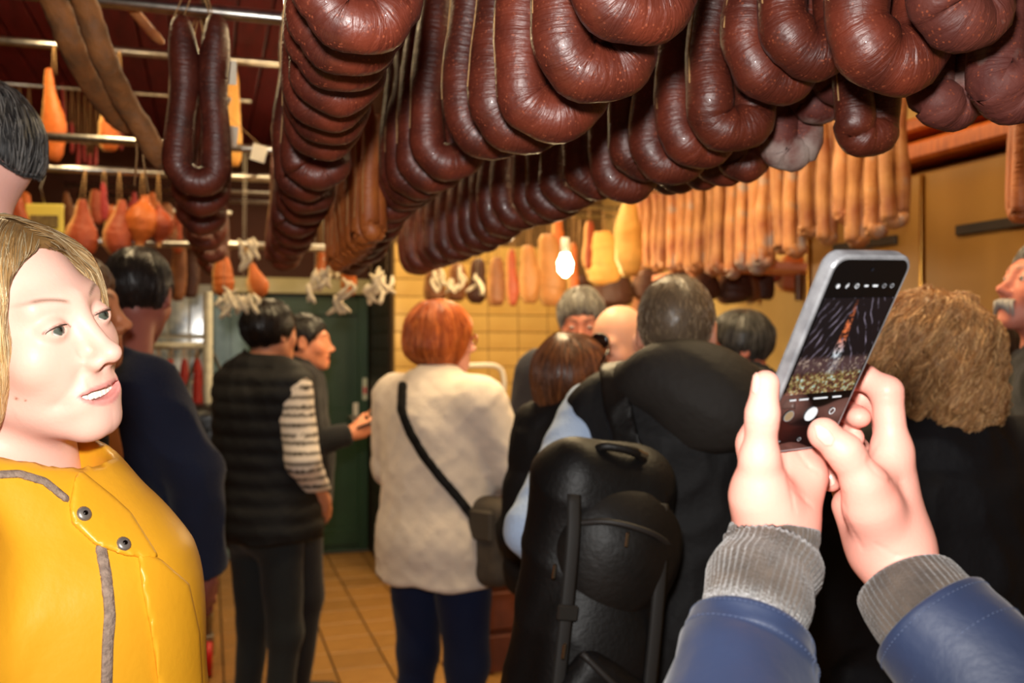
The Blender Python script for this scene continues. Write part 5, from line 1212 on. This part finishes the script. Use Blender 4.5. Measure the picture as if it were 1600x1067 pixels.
# ================================================================== woman in the yellow raincoat
YEL = lin((222,158,34))
WHP = (-.505, .98, 1.5576)
wp = Person('blonde woman with a parted smile in a yellow hooded raincoat, looking right', WHP, -86, H=1.665, build=1.02, seed=1, arms=dict(eR=(.235,.0,1.12), wR=(.24,.07,.88)))
wp.hR = np.array(Matrix.Rotation(math.radians(86), 3, 'Z')) @ rotm(-107.7, 4.1, 14.9)
wsk = lin((238,188,170))
def wcol(q):
    c = skin_col(q, wsk, lips=lin((222,146,138)), blush=.12, smile=True)
    x, y, z = q[:,0], q[:,1], q[:,2]
    for px, py, r in ((.0585,-.052,.0017),(.054,-.055,.0011)):
        k = np.exp(-(((y-(.062-px*.3-(.006 if r > .0015 else 0)))/r)**2+((z-py)/r)**2))*(x > .03)*.9; c = c*(1-k[:,None])+lin((150,86,54))*k[:,None]
    # faint brows and lash lines
    ax = np.abs(x); zb = .0285+.0085*np.sin(np.clip((ax-.012)/.044, 0, 1)*2.3); k = np.exp(-((z-zb)/.0020)**2)*np.clip((ax-.012)/.006, 0, 1)*np.clip((.054-ax)/.012, 0, 1)*(y > .03)*.8
    c = c*(1-k[:,None])+lin((112,88,68))*k[:,None]
    zl = .005+.0062*np.sqrt(np.clip(1-((ax-.032)/.0155)**2, 0, 1)); k = np.exp(-((z-zl)/.0011)**2)*(np.abs(ax-.032) < .0155)*(y > .05)*.75; c = c*(1-k[:,None])+lin((96,62,50))*k[:,None]
    return c
wp.body(fine=.0021, coarse=.016, col=wcol, mouth=.0042, fem=1.0)
wp.eyes((84,90,80), up=.12)
lash = MB()
for sx in (-1,1):
    arc = [(sx*(.032+.0142*math.cos(a)), .0735+.0136*math.sqrt(max(0, 1-(.90*math.cos(a))**2))-.0002, .0052+.0050*math.sin(a)) for a in np.linspace(.05, math.pi-.05, 14)]
    lash.tube(arc, interp([.0004,.0008,.0008,.0004], 14), 5)
lo = lash.build('eyelashes', mat('lash_brown', srgb(74,52,42), rough=.7), wp.e, True); lo.matrix_local = Matrix.Translation(wp.hc) @ Matrix(wp.hR).to_4x4(); tag(lo, kind='stuff')
# teeth
tb = MB()
tg = empty
for i in range(-4, 5):
    a = i*.0062; yy = .0832-(a*a)*9.0; tb = MB().box((0,0,0), (.0060,.004,.0100), .0012); o = tb.build('tooth', mat('tooth_enamel', srgb(240,232,218), rough=.2), wp.e)
    o.matrix_local = Matrix.Translation(wp.hc) @ Matrix(wp.hR).to_4x4() @ Matrix.Translation((a, yy, -.0668+a*a*5.2)) @ Matrix.Rotation(-a*18, 4, 'Z')
def whair(q):
    x, y, z = q[..., 0], q[..., 1], q[..., 2]
    d = sd_ell(q, (0,-.020,.026), (.085,.106,.096))
    for sx in (-1,1):
        d = smin(d, sd_cone(q, (sx*.062,.012,.050), (sx*.080,.004,-.050), .026, .022, (.75,1.2,1)), .03)
        d = smin(d, sd_cone(q, (sx*.070,-.035,.0), (sx*.074,-.040,-.115), .036, .022, (.7,1.2,1)), .03)
    d = smin(d, sd_cone(q, (0,-.070,.0), (0,-.070,-.10), .070, .050, (1,.7,1)), .04)
    # forehead stays free, parted in the middle
    d = smax(d, -sd_ell(q, (0,.100,.016), (.080,.076,.082)), .008); d = smax(d, -sd_ell(q, (0,.10,-.07), (.092,.086,.12)), .012)
    return d+.0022*wob(q*np.array([1,.6,.3], np.float32), 190, 3)
def wflow(p):
    q = wp.hq(p); sx = np.sign(q[:,:1]+1e-6); v = np.concatenate([sx*(.55*np.clip((q[:,2:3]+.02)/.12, 0, 1)), np.where(q[:,2:3] > .05, .25, -.12)*np.ones_like(sx), -np.ones_like(sx)*np.clip(1.15-(q[:,2:3]/.13), .25, 1.2)], 1)
    return (v@wp.hR.T).astype(np.float32)
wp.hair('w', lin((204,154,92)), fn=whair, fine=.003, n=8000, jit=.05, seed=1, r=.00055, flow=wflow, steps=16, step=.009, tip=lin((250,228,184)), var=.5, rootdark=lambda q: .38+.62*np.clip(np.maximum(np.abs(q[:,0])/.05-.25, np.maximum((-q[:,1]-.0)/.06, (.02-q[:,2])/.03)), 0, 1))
# raincoat
k_ = wp.k
def coatx(p, d):
    d = smin(d, sd_cone(p, (0,.01,1.385), (0,.055,1.28), .100, .148), .04); d = smin(d, sd_cone(p, (0,.055,1.28), (0,.07,1.05), .148, .165), .04)
    # broad collar and hood lying round the neck
    n = np.array([.012,.012,1.405*k_], np.float32)
    r = np.sqrt(((p[..., 0]-n[0])/1.0)**2+((p[..., 1]-n[1]))**2)
    ring_ = np.sqrt((r-.108)**2+((p[..., 2]-(1.425-.30*p[..., 1]-.05*np.abs(p[..., 0])))*.62)**2)-.026
    h = sd_ell(p, (0,-.13,1.37), (.15,.06,.09)); ring_ = smin(ring_, h, .03)
    ring_ = ring_+.004*wob(p, 40, 12)
    d = smin(d, ring_, .018)
    return smax(d, -sd_cone(p, (0.01,.03,1.36), (0.012,.05,1.60), .075, .10), .012)
wp.jacket(e=.040, hem=.62, col=YEL, name='raincoat', m=mat('yellow_rubber', (.94,.94,.94,1), (1.04,1.04,1.04,1), 5, rough=.42, attr=True, bump=.06, bscale=90, spec=.5), extra=coatx, fold=.007, ffreq=17, seed=19, collar=0, step=.0085, flare=.05)
wf = wp.jf
BW = [(-.45,.45),(-.36,.36),(.95,1.55)]
M_yel2 = mat('yellow_rubber_piece', srgb(222,158,34), srgb(212,150,30), 5, rough=.40, bump=.05, bscale=90, spec=.5)
M_grey = mat('grey_ribbed_trim', srgb(150,128,112), srgb(118,100,88), 160, rough=.9, bump=.4, bscale=300)
patch(wp, 'storm_flap', wf, [(118,742),(128,735),(178,775),(205,800),(248,868),(240,874),(195,868),(150,852),(112,818),(108,790)], .006, M_yel2, BW, .0038, ymax=1.15)
patch(wp, 'front_trim', wf, None, .004, M_grey, BW, .0036, line=([(158,858),(166,900),(172,960),(168,1010),(166,1085)], 19), ymax=1.15)
patch(wp, 'hood_trim', wf, None, .004, M_grey, BW, .0036, line=([(-15,742),(30,740),(70,752),(104,780)], 13), ymax=.98)
patch(wp, 'placket', wf, [(214,858),(250,872),(296,912),(312,985),(318,1090),(250,1090),(236,990),(222,920)], .005, M_yel2, BW, .0038, ymax=1.2)
def snap(px, py, name='snap'):
    # find the coat surface along the line of sight
    for Y in np.arange(.6, 1.3, .002):
        q = wp.Mi @ P(px, py, float(Y))
        if wf(np.array([[q.x,q.y,q.z]], np.float32))[0] < .0065: break
    e = .004; b0 = np.array([q.x,q.y,q.z], np.float32); g = np.array([wf((b0+np.eye(3, dtype=np.float32)[i]*e)[None])[0]-wf((b0-np.eye(3, dtype=np.float32)[i]*e)[None])[0] for i in range(3)]); n = Vector(g).normalized()
    V, F, _ = tube_geo([n*-.002, n*.0015, n*.0030, n*.0034], [.0072,.0072,.0055,.002], 16); o = mobj(name, mesh_np(name, V, F, mat('snap_metal', srgb(150,142,134), rough=.35, metal=.7), True), wp.e, q)
    V, F, _ = tube_geo([n*.0028, n*.0040], [.0026,.0022], 10); mobj('snap_centre', mesh_np('snap_centre', V, F, mat('snap_dark', srgb(40,36,34), rough=.3, metal=1), True), o)
snap(131,803); snap(193,850)
wp.trousers(lin((40,44,60))).shoes()
# ================================================================== backpack, trolley, ladder
bp = empty('backpack', P(912,985,1.72), math.radians(6)); bp.rotation_euler = (0, math.radians(8), math.radians(16)); tag(bp, 'black backpack with metal zip pulls slung on the left shoulder of the hooded man', 'backpack')
M_nylon = mat('black_nylon', srgb(17,15,15), srgb(11,10,10), 12, rough=.5, bump=.12, bscale=120, spec=.3)
M_nylon2 = mat('brown_black_nylon', srgb(26,21,18), srgb(16,14,13), 10, rough=.5, bump=.12, bscale=90, spec=.3)
def bpf(p):
    d = sd_box(p, (0,0,.02), (.138,.085,.32), .083); d = smin(d, sd_ell(p, (0,-.075,-.05), (.105,.055,.20)), .03)
    return d+.012*wob(p*np.array([1,1,.8], np.float32), 14, 7)+.010*(np.abs(wob(p, 26, 8))**.6-.4)
sdf_obj('main_pouch', bpf, [(-.18,.18),(-.17,.12),(-.34,.38)], .0075, M_nylon, bp)
def pocket(p):
    d = sd_box(p, (-.015,-.110,-.17), (.118,.035,.15), .035, rotm(0,0,30)); return d+.006*wob(p, 26, 9)+.006*(np.abs(wob(p, 34, 8))**.6-.4)
pk = sdf_obj('front_pocket', pocket, [(-.19,.16),(-.18,-.05),(-.38,.03)], .0065, M_nylon, bp)
def upper(p):
    d = sd_ell(p, (.015,-.050,.15), (.125,.080,.135)); return d+.010*wob(p, 18, 10)+.008*(np.abs(wob(p, 30, 11))**.6-.4)
up_ = sdf_obj('upper_pocket', upper, [(-.16,.18),(-.17,.06),(-.02,.32)], .0065, M_nylon2, bp)
MB().tube(spline([(-.055,-.138,.0),(-.01,-.150,-.035),(.03,-.152,-.065),(.07,-.148,-.09),(.10,-.13,-.11)], 16), .006, 6).build('zip', mat('zip_tape', srgb(34,30,28), rough=.6), pk, True)
MB().tube(spline([(-.085,-.085,.20),(-.03,-.125,.215),(.04,-.132,.205),(.10,-.10,.18)], 16), .0055, 6).build('zip', mat('zip_tape', srgb(34,30,28)), up_, True)
for par, q in ((up_, (.0,-.136,.19)), (pk, (.02,-.158,-.075)), (pk, (-.085,-.135,.0)), (up_, (-.105,-.095,.12))):
    MB().box(q, (.007,.005,.026), .002).build('zip_pull', mat('brushed_pull', srgb(150,140,124), rough=.3, metal=1), par)
MB().tube(spline([(-.04,-.03,.315),(-.03,-.06,.335),(.03,-.065,.33),(.065,-.03,.30)], 14), .009, 8).build('grab_handle', M_nylon2, bp, True)
MB().box((.035,-.068,.33), (.03,.008,.012), .003, Matrix.Rotation(.3,3,'Y')).build('handle_ring', mat('brushed_pull', srgb(190,170,140), metal=1), bp)
for x0, x1 in ((-.085,-.082),(.078,.082)):
    V, F, _ = tube_geo(spline([(x0,-.088,.25),(x0,-.112,.17),(x1,-.120,.0),(x1,-.122,-.16),(x0,-.10,-.26)], 22), .013, 6, True, flat=.22, up=(1,0,0)); mobj('webbing_strap', mesh_np('webbing_strap', V, F, mat('webbing', srgb(30,27,25), rough=.7), True), bp)
MB().box((-.083,-.124,.06), (.036,.010,.026), .003).build('strap_buckle', mat('buckle_plastic', srgb(40,38,36), rough=.3), bp)
patch(p11, 'shoulder_strap', p11.jf, None, .012, M_nylon2, p11.bounds(z0=1.1, z1=1.6), .008, line=([(958,578),(964,630),(978,690),(1000,740)], 44), ymax=2.1, under=.01)

# trolley rack with red wheels behind the navy jacket
tr = empty('rack_trolley', ST(-.15, 4.95), ROOMROT); tag(tr, 'steel rack trolley with red wheels behind the navy jacket', 'trolley')
for x in (-.15,.15):
    for y in (-.28,.28): MB().tube([(x,y,.16),(x,y,1.78)], .022, 10).build('post', mat('worn_steel', srgb(180,176,160), srgb(150,146,132), 20, rough=.5, metal=.2), tr, True)
for z in (.28,.95,1.53):
    for y in (-.28,.28): MB().tube([(-.17,y,z),(.17,y,z)], .016, 8).build('rail', mat('worn_steel', srgb(180,176,160)), tr, True)
    for x in (-.15,.15): MB().tube([(x,-.28,z),(x,.28,z)], .016, 8).build('side_rail', mat('worn_steel', srgb(180,176,160)), tr, True)
for x in (-.15,.15):
    for y in (-.28,.28):
        w_ = empty('wheel', (0,0,0)); w_.parent = tr; w_.location = (x,y,.085)
        MB().tube([(-.02,0,0),(.02,0,0)], .085, 20).build('tyre', mat('red_rubber', srgb(206,24,24), rough=.4), w_, True); MB().box((0,0,.06), (.06,.05,.10), .006).build('fork', M_steel, w_)
for i in range(5):
    e = mobj('red_sausage', ham_mesh(200+i, .42, .07, .06, 'strip', srgb(150,36,24), srgb(170,60,40), srgb(90,20,16)), None, ST(-.27+.055*i, 4.95-.28, 1.47)); tag(e, f'{ORD[i]} red smoked sausage from the left hanging in the rack trolley', 'sausage', 'red sausages in the trolley'); mobj('twine', hamtwine(0,.05), e)
hb = empty('black_bag', P(322,700,4.38), ROOMROT); tag(hb, 'black shiny bag hanging on the rack trolley left of the vest wearer', 'bag')
sdf_obj('pouch', lambda p: sd_box(p, (0,0,0), (.17,.08,.20), .06)+.012*wob(p, 22, 3), [(-.22,.22),(-.12,.12),(-.25,.25)], .011, mat('black_vinyl', srgb(16,15,16), rough=.3, spec=.6, bump=.3, bscale=30), hb)
MB().tube(spline([(-.1,0,.18),(-.07,.08,.33),(0,.2,.47),(.07,.08,.33),(.1,0,.18)], 20), .008, 6).build('handle', M_leather, hb, True)
# step ladder with white tube frame by the tiled wall
ld = empty('step_ladder', ST(1.42, 5.0), ROOMROT+.25); tag(ld, 'white tube-framed step ladder in front of the yellow tiles', 'ladder')
for y, z in ((0,1.42),):
    MB().tube(spline([(-.20,-.25,0),(-.15,0,1.1),(-.145,.02,1.34),(-.11,.03,1.41),(0,.03,1.42),(.11,.03,1.41),(.145,.02,1.34),(.15,0,1.1),(.20,-.25,0)], 40), .014, 8).build('front_frame', M_white, ld, True)
MB().tube(spline([(-.18,.35,0),(-.14,.03,1.0),(.14,.03,1.0),(.18,.35,0)], 24), .013, 8).build('rear_frame', M_white, ld, True)
for z, y in ((.25,-.2),(.5,-.14),(.75,-.08)): MB().box((0,y,z), (.34,.09,.025), .006).build('step', M_white, ld)
MB().box((0,-.01,1.0), (.29,.24,.035), .01).build('platform', mat('brown_platform', srgb(92,48,34), rough=.6), ld)
bxn = empty('wooden_crate', ST(1.42, 4.42), ROOMROT); tag(bxn, 'reddish brown wooden crate standing before the step ladder', 'crate')
for i in range(5): MB().box((0,-.15,.1+.2*i), (.36,.018,.17), .004).build('slat', mat('crate_wood', srgb(104,52,34), srgb(84,40,26), 10, rough=.7), bxn); MB().box((0,.15,.1+.2*i), (.36,.018,.17), .004).build('slat', mat('crate_wood', srgb(104,52,34)), bxn)
for x in (-.17,.17):
    for y in (-.13,.13): MB().box((x,y,.5), (.03,.03,1.0), .003).build('corner_post', mat('crate_wood', srgb(104,52,34)), bxn)
# moustache of the man at the right edge, in his head's frame
mo = MB(); g = random.Random(5)
for i in range(140):
    sx = 1 if i % 2 else -1; x0 = sx*g.uniform(.001,.030); y0 = .1015-(x0*x0)*16+g.uniform(-.002,.004); 
    mo.tube([(x0,y0-.006,-.048),(x0*1.2,y0+.003,-.056),(x0*1.35,y0-.006,-.068-abs(x0)*.7+g.uniform(-.004,.004))], [.0013,.0015,.0005], 4)
o = mo.build('moustache', mat('white_whiskers', srgb(170,164,158), rough=.7), p14.e, True); o.matrix_local = Matrix.Translation(p14.hc) @ Matrix(p14.hR).to_4x4(); tag(o, kind='stuff')
